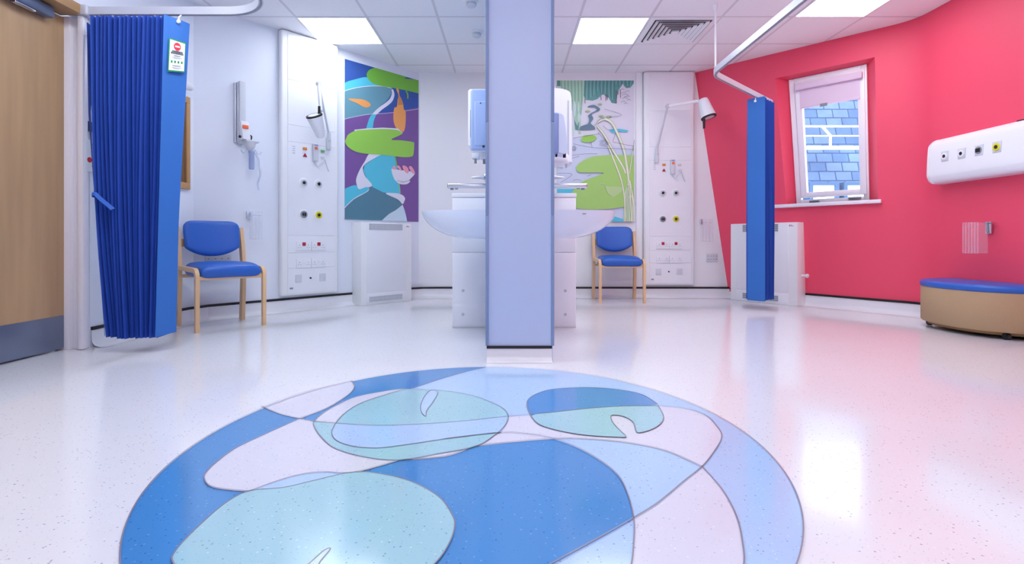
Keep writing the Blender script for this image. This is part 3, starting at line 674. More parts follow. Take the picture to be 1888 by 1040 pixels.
handset(W1, s_+dS, h_-.0, 'grey bedside call handset hanging on the bedhead panel beside the bright mural', 1)

# reading lamps
def lamp(frame, pts, label, head, rad):
    b0, el, hd = [Vector(p) for p in pts]
    t = Thing('examination_lamp', label, 'lamp', frame, tuple(b0), 'jointed lamps on the bedhead panels')
    t.part('mount', M['grey'], lambda mb: (mb.box(b0.x-.022, b0.x+.022, -.095, -.0695, b0.z-.14, b0.z-.03, .006), mb.cyl((b0.x, b0.y, b0.z-.05), (b0.x, b0.y, b0.z+.02), .016)))
    t.part('lower_arm', M['alu'], lambda mb: mb.tube([b0, el], .010, 12))
    t.part('upper_arm', M['white'] if frame is W2 else M['grey'], lambda mb: mb.tube([el, hd], .016, 12))
    t.part('joint', M['grey'], lambda mb: mb.lathe(el+Vector((0, .02, 0)), (0, -1, 0), [(.02, 0), (.024, .006), (.024, .034), (.02, .04)]))
    top, bot = Vector(head[0]), Vector(head[1]); ax = (bot-top); L = ax.length
    sh = t.part('lamp_shade', M['whitem'], lambda mb: mb.lathe(top, ax, [(rad[0]*.55, -.012), (rad[0]*.9, -.004), (rad[0], .012), (rad[1]*.985, L*.9), (rad[1], L*.93), (rad[1], L)]))
    t.part('rim', M['dark'], lambda mb: mb.lathe(top, ax, [(rad[1]*1.01, L*.93), (rad[1]*1.03, L*.95), (rad[1]*1.01, L*1.005), (rad[1]*.86, L*1.006)]), sh)
    t.part('lens', M['lens'], lambda mb: mb.lathe(top, ax, [(rad[1]*.86, L*1.004), (rad[1]*.5, L*1.01), (.004, L*1.012)]), sh)
    axn = ax.normalized()
    t.part('handle', M['dark'], lambda mb: mb.tube([Vector(head[2]), Vector(head[3])], [.013, .011], 12), label='black grip')
def w2at(px, py, off):
    s, h = W2.at(px, py, off); return (s, -off, h)
def w1at(px, py, off):
    s, h = W1.at(px, py, off); return (s, -off, h)
lamp(W2, (w2at(1211, 277, .09), w2at(1231, 196, .2), w2at(1288, 186, .36)), 'white jointed examination lamp on the far bedhead panel, head in front of the red wall', (w2at(1296, 184, .37), w2at(1307, 217, .40), w2at(1298, 219, .42), w2at(1298, 237, .42)), (.052, .078))
lamp(W1, (w1at(606.5, 249, .09), w1at(587.5, 154, .2), w1at(592, 205, .30)), 'white jointed examination lamp folded up beside the bright mural', (w1at(592, 251, .30), w1at(579, 212, .34), w1at(588.5, 212, .36), w1at(588.5, 196, .36)), (.042, .07))

# ------------------------------------------------------------------ fan convector units
def fcu(frame, s0, s1, dep, top, label, grilles, valve=False):
    t = Thing('radiator_casing', label, 'radiator cover', frame, ((s0+s1)/2, 0, 0), 'white radiator casings'); w = s1-s0
    t.part('casing', M['white'], lambda mb: mb.box(s0, s1, -dep, -.001, .0, top, .006))
    t.part('access_panel', M['whitem'], lambda mb: mb.box(s0+.1*w, s1-.12*w, -dep-.004, -dep+.002, .125, top-.004, .002))
    t.part('lower_panel', M['whitem'], lambda mb: mb.box(s0+.1*w, s1-.12*w, -dep-.004, -dep+.002, .015, .121, .002))
    for a, b, z0, z1, n in grilles:
        g = t.part('grille', M['grey'], lambda mb: mb.box(s0+a*w, s0+b*w, -dep-.006, -dep-.003, z0, z1))
        def bars(mb):
            for k in range(n):
                z = z0+(z1-z0)*(k+.5)/n; mb.box(s0+a*w+.004, s0+b*w-.004, -dep-.0075, -dep-.0055, z-.0035, z+.0035)
            for k in range(24):
                x = s0+a*w+(b-a)*w*(k+.5)/24; mb.box(x-.0025, x+.0025, -dep-.0085, -dep-.0055, z0+.002, z1-.002)
        t.part('grille_slots', M['midgrey'] if valve else M['seam'], bars, g)
    t.part('maker_mark', M['redbtn'], lambda mb: (mb.box(s1-.11*w, s1-.07*w, -dep-.001, -dep, top-.03, top-.026), mb.box(s1-.11*w, s1-.10*w, -dep-.001, -dep, top-.04, top-.03), mb.box(s1-.09*w, s1-.05*w, -dep-.001, -dep, top-.038, top-.034)), label='tiny red printed mark')
    if valve: t.part('valve', M['whitem'], lambda mb: (mb.cyl((s1-.002, -dep*.5, .30), (s1+.05, -dep*.5, .30), .011), mb.lathe((s1+.04, -dep*.5, .30), (1, 0, 0), [(.012, 0), (.02, .004), (.02, .02), (.012, .026)])))
    return t
s0, s1 = W1.at(666, 480, .17)[0], W1.at(759, 480, .17)[0]
tp = W1.at(712, 411, .17)[1]
fcu(W1, s0, s1, .17, tp, 'white radiator casing below the bright mural', ((.14, .8, tp-.075, tp-.01, 3), (.14, .8, .03, .085, 2)))
s0, s1 = W3.at(1347, 480, .17)[0], W3.at(1470, 480, .17)[0]
tp = W3.at(1420, 411, .17)[1]
fcu(W3, max(s0, .06), s1, .17, tp, 'white radiator casing standing behind the narrow curtain against the coral red wall', ((.2, .74, tp-.09, tp-.012, 4), (.2, .74, .03, .09, 3)), True)

# ------------------------------------------------------------------ basins, boxing, taps and dispensers on both sides of the partition
def boxing(x0, x1, label, sx):
    t = Thing('pipe_boxing', label, 'pipe boxing', WORLD, ((x0+x1)/2, 4.25, 0), 'boxings under the wash basins')
    t.part('body', M['white'], lambda mb: mb.box(x0, x1, 3.83, 4.7, .0, .965, .003))
    t.part('top_shelf', M['whitem'], lambda mb: mb.box(x0-(.004 if sx < 0 else 0), x1+(.004 if sx > 0 else 0), 3.822, 4.7, .967, .998, .004))
    t.part('end_panel', M['whitem'], lambda mb: mb.box(x0+.004, x1-.004, 3.822, 3.8295, .56, .963, .002))
    t.part('lower_end_panel', M['whitem'], lambda mb: mb.box(x0+.004, x1-.004, 3.822, 3.8295, .01, .557, .002))
    xs = x0+.08 if sx < 0 else x1-.08
    for z in (.275, .10): t.part('screw_cap', M['seam'], lambda mb: mb.lathe((xs, 3.822, z), (0, -1, 0), [(.011, 0), (.011, .003), (.006, .004)]))
BX0, BX1 = (834-CX)/F*3.83, (1062-CX)/F*3.83
boxing(BX0, PX0-.001, 'white pipe boxing under the basin on the bright-mural side of the partition', -1)
boxing(PX1+.001, BX1, 'white pipe boxing under the basin on the chair-and-lamp side of the partition', 1)
def basin(xw, xt, label, sx):
    yc, top, dep, hw = 3.42, .836, .178, .26
    t = Thing('wash_basin', label, 'wash basin', WORLD, (xw, yc, top-dep), 'wall hung wash basins'); Lx = abs(xt-xw)
    def outline(k, z, inset=0):
        pts = []
        for i in range(41):
            a = math.pi*i/40; c, s_ = math.cos(a), math.sin(a)
            px_ = abs(s_)**.8*(Lx*k-inset); py_ = (abs(c)**.8*(1 if c > 0 else -1))*(hw*(.55+.45*k)-inset)
            pts.append((xw+sx*max(px_, 0.0), yc+py_, z))
        return pts
    def bowl(mb):
        rg = []
        for q in range(11):
            f_ = q/10; k = math.sin(math.pi/2*(.18+.82*f_))**1.0; z = top-dep*(math.cos(math.pi/2*f_))**1.15; rg.append(outline(k if f_ > 0 else .2, z))
        rg.append(outline(1.0, top)); rg.append(outline(1, top, .018))
        for q in range(1, 8):
            f_ = 1-q/8; rg.append(outline(.25+.75*math.sin(math.pi/2*f_), top-.13*math.cos(math.pi/2*f_), .03))
        mb.rings(rg, True, True)
    t.part('bowl', M['ceramic'], bowl, angle=60)
    t.part('waste', M['chrome'], lambda mb: mb.lathe((xw+sx*.14, yc, top-.128), (0, 0, 1), [(.03, 0), (.03, .004), (.02, .006)]))
    xm = xw+sx*Lx*.45
    t.part('maker_mark', M['midgrey'], lambda mb: mb.box((1047-CX)/F*3.0 if 0 else xm-.03, xm+.03, yc-hw*.93, yc-hw*.925, top-.028, top-.022), smooth=False) if sx > 0 else None
basin(PX0+.006, (779-CX)/F*3.42, 'white wash basin on the bright-mural side of the partition', -1)
basin(PX1-.006, (1133-CX)/F*3.42, 'white wash basin on the side nearer the far chair', 1)
def tap(xw, xt, label, sx):
    y, z = 3.42, 1.004; t = Thing('wall_tap', label, 'tap', WORLD, (xw, y, z), 'long spout wall taps')
    t.part('spout', M['chrome'], lambda mb: mb.box(min(xw, xt), max(xw, xt), y-.02, y+.02, z-.012, z+.02, .009, 4))
    t.part('outlet', M['midgrey'], lambda mb: (mb.cyl((xt-sx*.03, y, z-.022), (xt-sx*.03, y, z-.010), .011), mb.box(min(xt-sx*.07, xt-sx*.05), max(xt-sx*.07, xt-sx*.05), y-.01, y+.01, z-.018, z-.010)))
    t.part('backplate', M['chrome'], lambda mb: mb.lathe((xw, y, z+.005), (sx, 0, 0), [(.045, 0), (.045, .01), (.035, .016)]))
    t.part('lever', M['alu'], lambda mb: mb.tube([(xw+sx*.02, y-.1, z+.045), (xw+sx*.06, y-.1, z+.05), (xw+sx*.12, y-.1, z+.047)], [.018, .013, .005], 12))
    t.part('lever_hub', M['chrome'], lambda mb: mb.lathe((xw, y-.1, z+.045), (sx, 0, 0), [(.03, 0), (.03, .03), (.022, .04)]))
tap(PX0+.006, (825-CX)/F*3.42, 'chrome lever tap on the bright-mural side of the partition', -1)
tap(PX1-.006, (1083-CX)/F*3.42, 'chrome lever tap on the lamp-and-chair side of the partition', 1)
# left dispensers
xw = PX0+.008; y0, y1 = 3.08, 3.32; zA, zB = HC+(CY-276)/F*3.08, HC+(CY-160)/F*3.08; xo = (862-CX)/F*3.08
t = Thing('towel_dispenser', 'white and pale blue paper towel dispenser high on the bright-mural side', 'paper towel dispenser', WORLD, (xw, (y0+y1)/2, zA))
t.part('back_shell', M['whitem'], lambda mb: mb.box(xo, xw-.001, y0+.03, y1, zA+.02, zB, .018, 4))
t.part('cover', M['bluecover'], lambda mb: mb.box(xo+.018, xw-.002, y0, y0+.05, zA-.0, zB-.012, .012, 3), label='pale blue side cover')
t.part('lower_cover', M['bluecover'], lambda mb: mb.box(xo+.04, xw-.003, y0-.006, y0+.04, zA+.02, zB-.085, .01, 3))
lk = t.part('lock', M['dark'], lambda mb: (mb.lathe(((886-CX)/F*3.07, y0-.001, HC+(CY-190)/F*3.07), (0, -1, 0), [(.008, 0), (.008, .004), (.005, .005)]), mb.lathe(((891.5-CX)/F*3.07, y0-.007, HC+(CY-270)/F*3.07), (0, -1, 0), [(.007, 0), (.007, .004), (.004, .005)])))
t.part('grip_slot', M['midgrey'], lambda mb: mb.box(xo+.015, xo+.0185, y0+.012, y0+.034, zA+.08, zA+.24))
for k_, (pxc, lab) in enumerate(((877, 'small white soap dispenser with dark nozzle on the bright-mural side, outer of two'), (890.5, 'small white soap dispenser with dark nozzle on the bright-mural side, tight to the partition'))):
    yy = 3.5-.14*k_; xx = (pxc-CX)/F*yy+.008*k_; zz = HC+(CY-286)/F*yy
    t = Thing('soap_dispenser', lab, 'soap dispenser', WORLD, (xx, yy, zz-.06), 'soap dispensers by the basin')
    t.part('body', M['whitem'], lambda mb: (mb.box(xx-.026, min(xx+.03, PX0+.004), yy-.04, yy+.04, zz-.03, zz+.07, .012, 3), mb.box(xx-.034, PX0+.008, yy+.0, yy+.03, zz+.03, zz+.055, .006)))
    t.part('nozzle', M['midgrey'], lambda mb: mb.cyl((xx, yy-.02, zz-.025), (xx, yy-.02, zz-.06), .007, .009))
# right dispensers
xw = PX1-.008; y0, y1 = 3.52, 3.78; zA, zB = HC+(CY-298)/F*3.52, HC+(CY-161)/F*3.52; xo = (1054.5-CX)/F*3.52
t = Thing('towel_dispenser', 'tall white rounded paper towel dispenser on the side with the pale mural', 'paper towel dispenser', WORLD, (xw, (y0+y1)/2, zA))
def shell(mb):
    pr = sm([(xw+.001, zA), (xo-.02, zA), (xo, zA+.03), (xo-.003, zB-.12), (xo-.006, zB-.06), (xo-.018, zB-.028), (xo-.07, zB-.01), (xw+.001, zB)], False, 4); mb.prism([(a, y0, b) for a, b in pr], (0, y1-y0, 0))
t.part('body', M['whitem'], shell, angle=30)
t.part('seam_line', M['seam'], lambda mb: mb.box(xo-.03, xo-.02, y0-.002, y0+.002, zA+.03, zB-.09))
y0, y1 = 3.08, 3.22; zA, zB = HC+(CY-281)/F*3.08, HC+(CY-209)/F*3.08; xo = (1045-CX)/F*3.08
t = Thing('soap_dispenser', 'icy blue fronted soap dispenser in front of the tall white dispenser', 'soap dispenser', WORLD, (xw, (y0+y1)/2, zA))
def shell2(mb):
    pr = sm([((1030-CX)/F*3.08, zA), (xo, zA), (xo-.002, zA+.1), (xo-.016, zB-.03), (xo-.028, zB-.005), ((1030-CX)/F*3.08, zB)], False, 4); mb.prism([(a, y0, b) for a, b in pr], (0, y1-y0, 0))
t.part('cover', M['palecover'], shell2, angle=30)
t.part('back_plate', M['lavender'], lambda mb: mb.box(xw+.001, (1030-CX)/F*3.08, y0-.004, y1+.01, zA-.005, zB+.006, .01, 3))
t.part('nozzle', M['dark'], lambda mb: (mb.cyl(((1042-CX)/F*3.08, y0+.04, zA+.01), ((1042-CX)/F*3.08, y0+.04, zA-.025), .010, .009), mb.cyl(((1027-CX)/F*3.08, y0+.04, zA+.01), ((1027-CX)/F*3.08, y0+.04, zA-.02), .007, .006)))
yy = 3.36; xx = (1036-CX)/F*yy; zz = HC+(CY-293)/F*yy
t = Thing('soap_dispenser', 'small white soap dispenser below the tall white towel dispenser', 'soap dispenser', WORLD, (xx, yy, zz-.05))
t.part('body', M['whitem'], lambda mb: mb.box(xw-.001, xx+.045, yy-.05, yy+.05, zz-.035, zz+.024, .016, 4))
t.part('nozzle', M['grey'], lambda mb: mb.cyl((xx+.03, yy, zz-.035), (xx+.03, yy, zz-.06), .01, .008))

# ------------------------------------------------------------------ chairs
def make_chair(label):
    t = Thing('visitor_chair', label, 'chair', WORLD, (0, 0, 0), 'blue visitor chairs with beech frames')
    hw = .228
    for sx in (-1, 1):
        x = sx*hw
        t.part('leg', M['beech'], lambda mb: mb.tube([(x, -.215, 0)] + [(x, -.215, .385)] + [(x, -.215+.05*(1-math.cos(a)), .385+.05*math.sin(a)) for a in (.4, .8, 1.2, 1.57)] + [(x, -.10, .436), (x, .13, .442), (x, .20, .444)], 0, sq=(.026, .032)))
        t.part('leg', M['beech'], lambda mb: mb.tube([(x, .215, 0), (x, .20, .18), (x, .19, .36), (x, .192, .47), (x, .215, .60), (x, .25, .745)], 0, sq=(.027, .056)))
    for n_, y in (('front_rail', -.20), ('rear_rail', .185)):
        t.part(n_, M['beech'], lambda mb: mb.box(-hw+.013, hw-.013, y-.012, y+.012, .366, .392, .003))
    t.part('back_rail', M['beech'], lambda mb: mb.box(-hw+.013, hw-.013, .228, .244, .60, .66, .003))
    def seat(u, v):
        w = .205+.012*(1-v)*.5; x = u*w*(1-.06*abs(v)**4); y = -.015+v*.215 - .02*(1-u*u)*(1 if v < -.5 else 0)*(-v-.5)
        z = .427-.012*max(0, -v-.4)*2+.006*math.cos(u*1.5)
        return Vector((x, y, z)), Vector((0, -.25*max(0, -v-.3), 1)).normalized()
    t.part('seat', M['vinylblue'], lambda mb: pillow(mb, seat, .112, 26, 18, 10), angle=80)
    def back(u, v):
        x = u*(.199+.004*v)*(1-.05*max(0, v)**6*abs(u)**2); zt_ = .802-.03*abs(u)**8; zb_ = .592-.068*(1-abs(u)**2.2)
        z = zb_+(zt_-zb_)*(v+1)/2; y = .182+.19*(z-.53)-.028*(1-u*u)*-1
        return Vector((x, y-.02, z)), Vector((0, -1, .2)).normalized()
    t.part('backrest', M['vinylblue'], lambda mb: pillow(mb, back, .056, 26, 18, 12), angle=80)
    return t.o
ch = make_chair('blue vinyl chair with beech frame next to the pleated curtain on the angled wall')
ch.location = (-2.185, 3.925, 0); ch.rotation_euler = (0, 0, math.radians(47.5))
dup(ch, (1.172, 5.545, 0), 0, 'blue vinyl chair with beech frame under the pale mural at the far wall')

# ------------------------------------------------------------------ curtain rails and curtains
def rail(path, label, ends, extra=None, group='curtain rails hung from the ceiling'):
    mid = path[0]; t = Thing('curtain_rail', label, 'curtain rail', WORLD, tuple(path[0]), group)
    t.part('track', M['alu'], lambda mb: mb.tube(path, 0, sq=(.026, .046)), angle=30)
    def groove(mb): mb.tube([p+Vector((0, 0, -.0235)) for p in map(Vector, path)], 0, sq=(.012, .004))
    t.part('track_slot', M['midgrey'], groove)
    for e in ends: t.part('end_bracket', M['alu'], lambda mb: mb.box(e[0]-.03, e[0]+.03, e[1]-.03, e[1]+.03, e[2]-.03, e[2]+.03, .006))
    if extra: extra(t)
ZR = 2.005
r_ = .29; pl = [(-2.515, 3.06, ZR), (-2.2, 3.06, ZR), (-1.9, 3.06, ZR)] + [(-1.65+r_*math.sin(a), 3.06-r_+r_*math.cos(a), ZR) for a in (math.pi/2*k/10 for k in range(11))] + [(-1.36, 2.2, ZR), (-1.36, 1.0, ZR)]
def drop_left(t): t.part('drop_rod', M['alu'], lambda mb: mb.cyl((-1.36, 1.05, ZR+.02), (-1.36, 1.05, CEIL), .008))
rail(pl, 'silver curtain rail above the wide pleated curtain by the door', [(-2.512, 3.06, ZR)], drop_left)
a45 = math.radians(43); ex, ey = 2.86, 5.30
P0 = Vector((1.66, 4.20, ZR)); dirR = Vector((.72, .694, 0)).normalized()
cr = [(1.65, 1.0, ZR), (1.65, 2.6, ZR), (1.65, 4.02, ZR), (1.652, 4.10, ZR), (1.668, 4.17, ZR), (1.70, 4.225, ZR), (1.745, 4.275, ZR)]
q = Vector((1.745, 4.275, ZR))
cr += [tuple(q+dirR*d) for d in (.3, .7, 1.17)]
endR = q+dirR*1.17
def drop_right(t):
    t.part('drop_rod', M['white'], lambda mb: (mb.cyl((1.665, 4.16, ZR+.02), (1.665, 4.16, CEIL), .007), mb.lathe((1.665, 4.16, CEIL), (0, 0, -1), [(.02, 0), (.02, .02), (.012, .05)])))
rail(cr, 'silver curtain rail bent towards the coral red wall above the narrow curtain', [], drop_right)

def pleats(tops, bots, amp_dir, amp, n, z_top, z_bot, jitter, rows=14, bow=None):
    # zigzag sheet: tops/bots are (start,end) points of the stack
    pts = []
    js = [(R.uniform(-jitter, jitter), R.uniform(-.016, .016)) for _ in range(n)]+[(0, 0)]
    for r in range(rows+1):
        f_ = r/rows; row = []
        for i in range(n+1):
            g = i/n
            a = Vector(tops[0]).lerp(Vector(tops[1]), g); b = Vector(bots[0]).lerp(Vector(bots[1]), g)
            p = a.lerp(b, f_)
            if bow: p = p+bow(g, f_)
            s_ = 1 if i % 2 else -1
            p = p + Vector(amp_dir)*(s_*amp*(.94+.06*math.sin(f_*3+i*1.7))+js[i][1]*(.4+.6*f_)) + Vector((js[i][0]*f_, 0, 0))
            p.z = z_top+(z_bot-z_top)*f_ - (0 if r < rows else R.uniform(-.008, .008)); row.append(p)
        pts.append(row)
    return pts
def sheet(mb, pts):
    g = [[mb.v(p) for p in row] for row in pts]
    for a, b in zip(g, g[1:]):
        for i in range(len(a)-1): mb.f([a[i], a[i+1], b[i+1], b[i]])
# wide curtain by the door
cu = Thing('pleated_curtain', 'wide blue pleated curtain with a printed sign, gathered beside the oak door', 'curtain', WORLD, (-2.25, 3.06, .1))
YC = 3.05
def X(px, y=YC): return (px-CX)/F*y
def bowL(g, f_): return Vector((-(1-g)*.034*math.sin(math.pi*f_), 0, 0))
zt_, zb_ = 1.947, HC-(619-CY)/F*YC
def pl_main(mb):
    N, rows, pts = 16, 16, []
    jit = [(R.uniform(-.004, .004), R.uniform(-.012, .012), R.uniform(.42, .6), R.uniform(-.005, .005)) for _ in range(N+1)]
    for r in range(rows+1):
        f_ = r/rows; row = []
        xl = X(164, 2.975)+(X(196, 2.975)-X(164, 2.975))*f_-.034*math.sin(math.pi*f_)*0; xr = X(302.5, 2.968)+(X(286.5, 2.968)-X(302.5, 2.968))*f_
        for k in range(N):
            jx, jy, wd, jz = jit[k]; sway = .004*math.sin(f_*5+k*1.3)
            ease = lambda g: xl+(xr-xl)*g-(1-g)*.03*math.sin(math.pi*f_)
            yf = YC-.075+jy*(.3+.7*f_); z = zt_+(zb_-zt_)*f_+(jz if r == rows else 0)
            row += [Vector((ease(k/N)+jx*f_+sway, yf+.012, z)), Vector((ease((k+wd*.5)/N)+jx*f_+sway, yf, z)), Vector((ease((k+wd)/N)+jx*f_+sway, yf+.010, z)), Vector((ease((k+wd+.12)/N)+jx*f_+sway, YC+.065, z))]
        row.append(Vector((xr, 2.975, zt_+(zb_-zt_)*f_))); pts.append(row)
    sheet(mb, pts)
cu.part('pleats', M['curtain_shaded'], pl_main, recalc=False, angle=50)
def cornerpiece(mb):
    y = YC+.02
    sheet(mb, [[Vector((X(160, y)+.0, y, zt_-.0)), Vector((X(172, y), y+.03, zt_-.04))], [Vector((X(163, y), y, 1.4)), Vector((X(180, y), y-.05, 1.4))], [Vector((X(173, y), y, .95)), Vector((X(186, y), y-.05, .95))], [Vector((X(194, y), y, zb_)), Vector((X(205, y), y-.05, zb_))]])
cu.part('rear_panel', M['curtain_shaded'], cornerpiece, recalc=False)
yA, yB = YC-.085, YC+.03
FPAN = []
for k in range(15):
    f_ = k/14
    xa = X(302, yA)+(X(286, yA)-X(302, yA))*f_; xb0, xb1, xb2 = X(350, yB), X(330, yB), X(325, yB)
    xb = xb0+(xb1-xb0)*min(1, f_/.62) if f_ < .62 else xb1+(xb2-xb1)*(f_-.62)/.38
    za = zt_+(HC-(622-CY)/F*yA-zt_)*f_; ztb = HC+(CY-44)/F*yB; zb2 = ztb+(HC-(612-CY)/F*yB-ztb)*f_
    FPAN.append((Vector((xa, yA, za)), Vector((xb, yB, zb2))))
def frontpanel(mb):
    rows = []
    for k, (a, b) in enumerate(FPAN):
        row = []
        for j in range(7):
            g = j/6; p = a.lerp(b, g)
            if k == 0: p.z = a.z-(a.z-b.z)*g**2.4
            p.y -= .006*math.sin(math.pi*g)*math.sin(k*.9)
            row.append(p)
        rows.append(row)
    sheet(mb, rows)
cu.part('front_panel', M['curtain'], frontpanel, recalc=False, label='flat leading panel')
def onpanel(px, py, lift=.004):
    # point of the flat leading panel seen at that photo point
    a, b = FPAN[0][0], FPAN[0][1]; n = Vector((b.y-a.y, -(b.x-a.x), 0)); d = Vector(((px-CX)/F, 1, (CY-py)/F))
    t = (a.x*n.x+a.y*n.y)/(d.x*n.x+d.y*n.y); n.normalize()
    if n.y > 0: n = -n
    return Vector((d.x*t, t, HC+d.z*t)) + n*lift
SG = [(308.2, 132), (311, 70), (341.5, 79), (339.5, 134)]       # bl tl tr br
def sg(u, v, l=.004):
    bl_, tl_, tr_, br_ = SG; x0 = bl_[0]+(tl_[0]-bl_[0])*v; y0 = bl_[1]+(tl_[1]-bl_[1])*v; x1 = br_[0]+(tr_[0]-br_[0])*v; y1 = br_[1]+(tr_[1]-br_[1])*v
    return onpanel(x0+(x1-x0)*u, y0+(y1-y0)*u, l)
sign = cu.part('printed_sign', M['signgreen'], lambda mb: mb.poly([sg(0, 0, .006), sg(1, 0, .006), sg(1, 1, .006), sg(0, 1, .006)]), smooth=False, recalc=False, label='white sign with green border and red no-entry disc')
cu.part('sign_paper', M['paper'], lambda mb: mb.poly([sg(.05, .045, .0075), sg(.955, .035, .0075), sg(.965, .945, .0075), sg(.06, .965, .0075)]), sign, smooth=False, recalc=False)
cu.part('no_entry_disc', M['signred'], lambda mb: mb.poly([sg(.5+.21*math.cos(a), .79+.125*math.sin(a), .009) for a in (2*math.pi*k/28 for k in range(28))]), sign, smooth=False, recalc=False)
cu.part('disc_bar', M['paper'], lambda mb: mb.poly([sg(.36, .765, .0103), sg(.64, .765, .0103), sg(.64, .815, .0103), sg(.36, .815, .0103)]), sign, smooth=False, recalc=False)
def ink(mb):
    for v, u0, u1, hgt, wd in ((.63, .2, .84, .026, .06), (.575, .14, .88, .03, .07), (.497, .32, .7, .012, .03)):
        u = u0
        while u < u1:
            w = wd*R.uniform(.6, 1.05); mb.poly([sg(u, v-hgt, .009), sg(u+w*.72, v-hgt, .009), sg(u+w*.72, v+hgt, .009), sg(u, v+hgt, .009)]); u += w
    u = .26
    while u < .74: mb.poly([sg(u, .17, .009), sg(u+.035, .17, .009), sg(u+.035, .195, .009), sg(u, .195, .009)]); u += .048
cu.part('sign_lettering', M['signink'], ink, sign, smooth=False, recalc=False)
cu.part('sign_small_print', M['signgrey'], lambda mb: [mb.poly([sg(a, v, .009), sg(b, v, .009), sg(b, v+.012, .009), sg(a, v+.012, .009)]) for a, b, v in ((.2, .8, .44), (.3, .7, .41), (.22, .8, .12), (.3, .66, .09))], sign, smooth=False, recalc=False)
cu.part('sign_symbols', M['signgreen'], lambda mb: [mb.poly([sg(u+.055*math.cos(a), .305+.045*math.sin(a), .009) for a in (2*math.pi*k/9 for k in range(9))]) for u in (.2, .4, .6, .8)], sign, smooth=False, recalc=False)
for px, py in ((328, 40),):
    p = onpanel(px, py, .008)
    cu.part('hook', M['whitem'], lambda mb: (mb.lathe(p, (0, -1, 0), [(.011, -.004), (.012, .003), (.006, .006)]), mb.tube([p, p+Vector((-.005, .012, .03)), (p.x-.005, 3.06, 1.985)], .004, 8)))
for k in range(5):
    hx = X(180+k*26); cu.part('hook', M['whitem'], lambda mb: mb.box(hx-.006, hx+.006, 3.054, 3.066, 1.965, 1.984, .002))
def tie(mb):
    P = [(171, 360), (175, 357), (180, 362), (190, 371), (200, 379), (208, 386)]
    P3 = [Vector((X(a, YC-.10), YC-.10, HC+(CY-b)/F*(YC-.10))) for a, b in P]
    mb.tube(sm([P3[0]+Vector((0, .1, 0))] + [tuple(p) for p in P3], False, 4), 0, sq=(.004, .024))
cu.part('tie_strap', M['tie'], tie)

# narrow curtain on the far rail
def onrail(px):
    # parameter along the inclined rail for that photo column
    k = (px-CX)/F; a = q; d = dirR; t = (k*a.y-a.x)/(d.x-k*d.y); return a+d*t
sR = onrail(1393); zt2, zb2 = 1.975, HC-(552-CY)/F*4.93
c2 = Thing('pleated_curtain', 'narrow blue curtain stacked flat in front of the radiator casing and red wall', 'curtain', WORLD, (sR.x, sR.y, zb2))
pr = Vector((.694, -.72, 0))
def fr2(mb):
    a0, a1 = sR-pr*.075, sR+pr*.085
    sheet(mb, [[(a0.lerp(a1, j/4)).xy.to_3d()+Vector((0, 0, z)) for j in range(5)] for z in (zt2, 1.6, 1.0, .5, zb2)])
c2.part('front_panel', M['curtain'], fr2, recalc=False)
def pl2(mb):
    a = sR+dirR*.012; b = sR+dirR*.27
    sheet(mb, pleats((tuple(a.xy)+(0,), tuple(b.xy)+(0,)), (tuple(a.xy)+(0,), tuple((sR+dirR*.255).xy)+(0,)), tuple(pr), .078, 11, zt2-.004, zb2+.006, .004))
c2.part('pleats', M['curtain_shaded'], pl2, recalc=False, angle=20)
def hk(mb):
    p = sR+pr*.0-dirR*.006; mb.lathe((p.x, p.y, zt2-.03), tuple(-dirR), [(.011, -.003), (.012, .004), (.006, .007)]); mb.tube([(p.x, p.y, zt2-.03), (sR.x, sR.y, ZR-.022)], .004, 8)
c2.part('hook', M['whitem'], hk)

# ------------------------------------------------------------------ things on the walls
# vertical equipment mount on the angled wall
def wp(px, py, off=.0): return W1.at(px, py, off)
s_, h0 = wp(441, 258, .03); _, h1 = wp(441, 151, .03)
t = Thing('equipment_mount', 'grey wall column with a white clamp, orange sticker and hanging tube on the angled wall', 'equipment mount', W1, (s_, 0, h0))
t.part('back_channel', M['alu'], lambda mb: (mb.box(s_-.035, s_-.022, -.03, -.001, h0-.02, h1-.01, .002), mb.box(s_-.018, s_-.006, -.04, -.001, h0-.02, h1-.005, .002)))
t.part('column', M['grey'], lambda mb: mb.box(s_-.006, s_+.045, -.055, -.001, h0-.03, h1+.005, .006, 3))
sb, hb = wp(451, 238, .09)
t.part('clamp', M['whitem'], lambda mb: mb.hexa([(sb-.02, -.11, hb-.09), (sb+.045, -.11, hb-.09), (sb+.045, -.04, hb-.09), (sb-.02, -.04, hb-.09), (sb-.035, -.10, hb+.065), (sb+.03, -.10, hb+.065), (sb+.03, -.04, hb+.065), (sb-.035, -.04, hb+.065)], .008, 3))
t.part('sticker', M['orange'], lambda mb: mb.box(sb-.024, sb+.024, -.114, -.105, hb+.0, hb+.03, .002), label='orange sticker')
t.part('knob', M['dark'], lambda mb: (mb.lathe((sb-.04, -.09, hb-.07), (0, -1, 0), [(.01, 0), (.012, .008), (.008, .012)]), mb.tube([(sb+.055, -.08, hb-.085), (sb+.058, -.09, hb-.055), (sb+.045, -.09, hb-.045)], .006, 8)))
st, ht = wp(462, 262, .10)
t.part('tray', M['grey'], lambda mb: (mb.box(st-.05, st+.06, -.14, -.06, ht-.004, ht+.012, .004), mb.lathe((st-.005, -.10, ht-.004), (0, 0, -1), [(.045, 0), (.042, .03), (.03, .055), (.015, .07)])))
t.part('hooks', M['tubing'], lambda mb: [mb.tube(sm([(st+dx, -.10, ht-.06), (st+dx*1.9, -.10, ht-.10), (st+dx*2.6, -.10, ht-.075)], False), .004, 8) for dx in (-.03, .035)])
t.part('jar', M['jar'], lambda mb: mb.lathe((st+.008, -.10, ht-.075), (0, 0, -1), [(.024, 0), (.026, .012), (.022, .02), (.022, .15), (.018, .155)]))
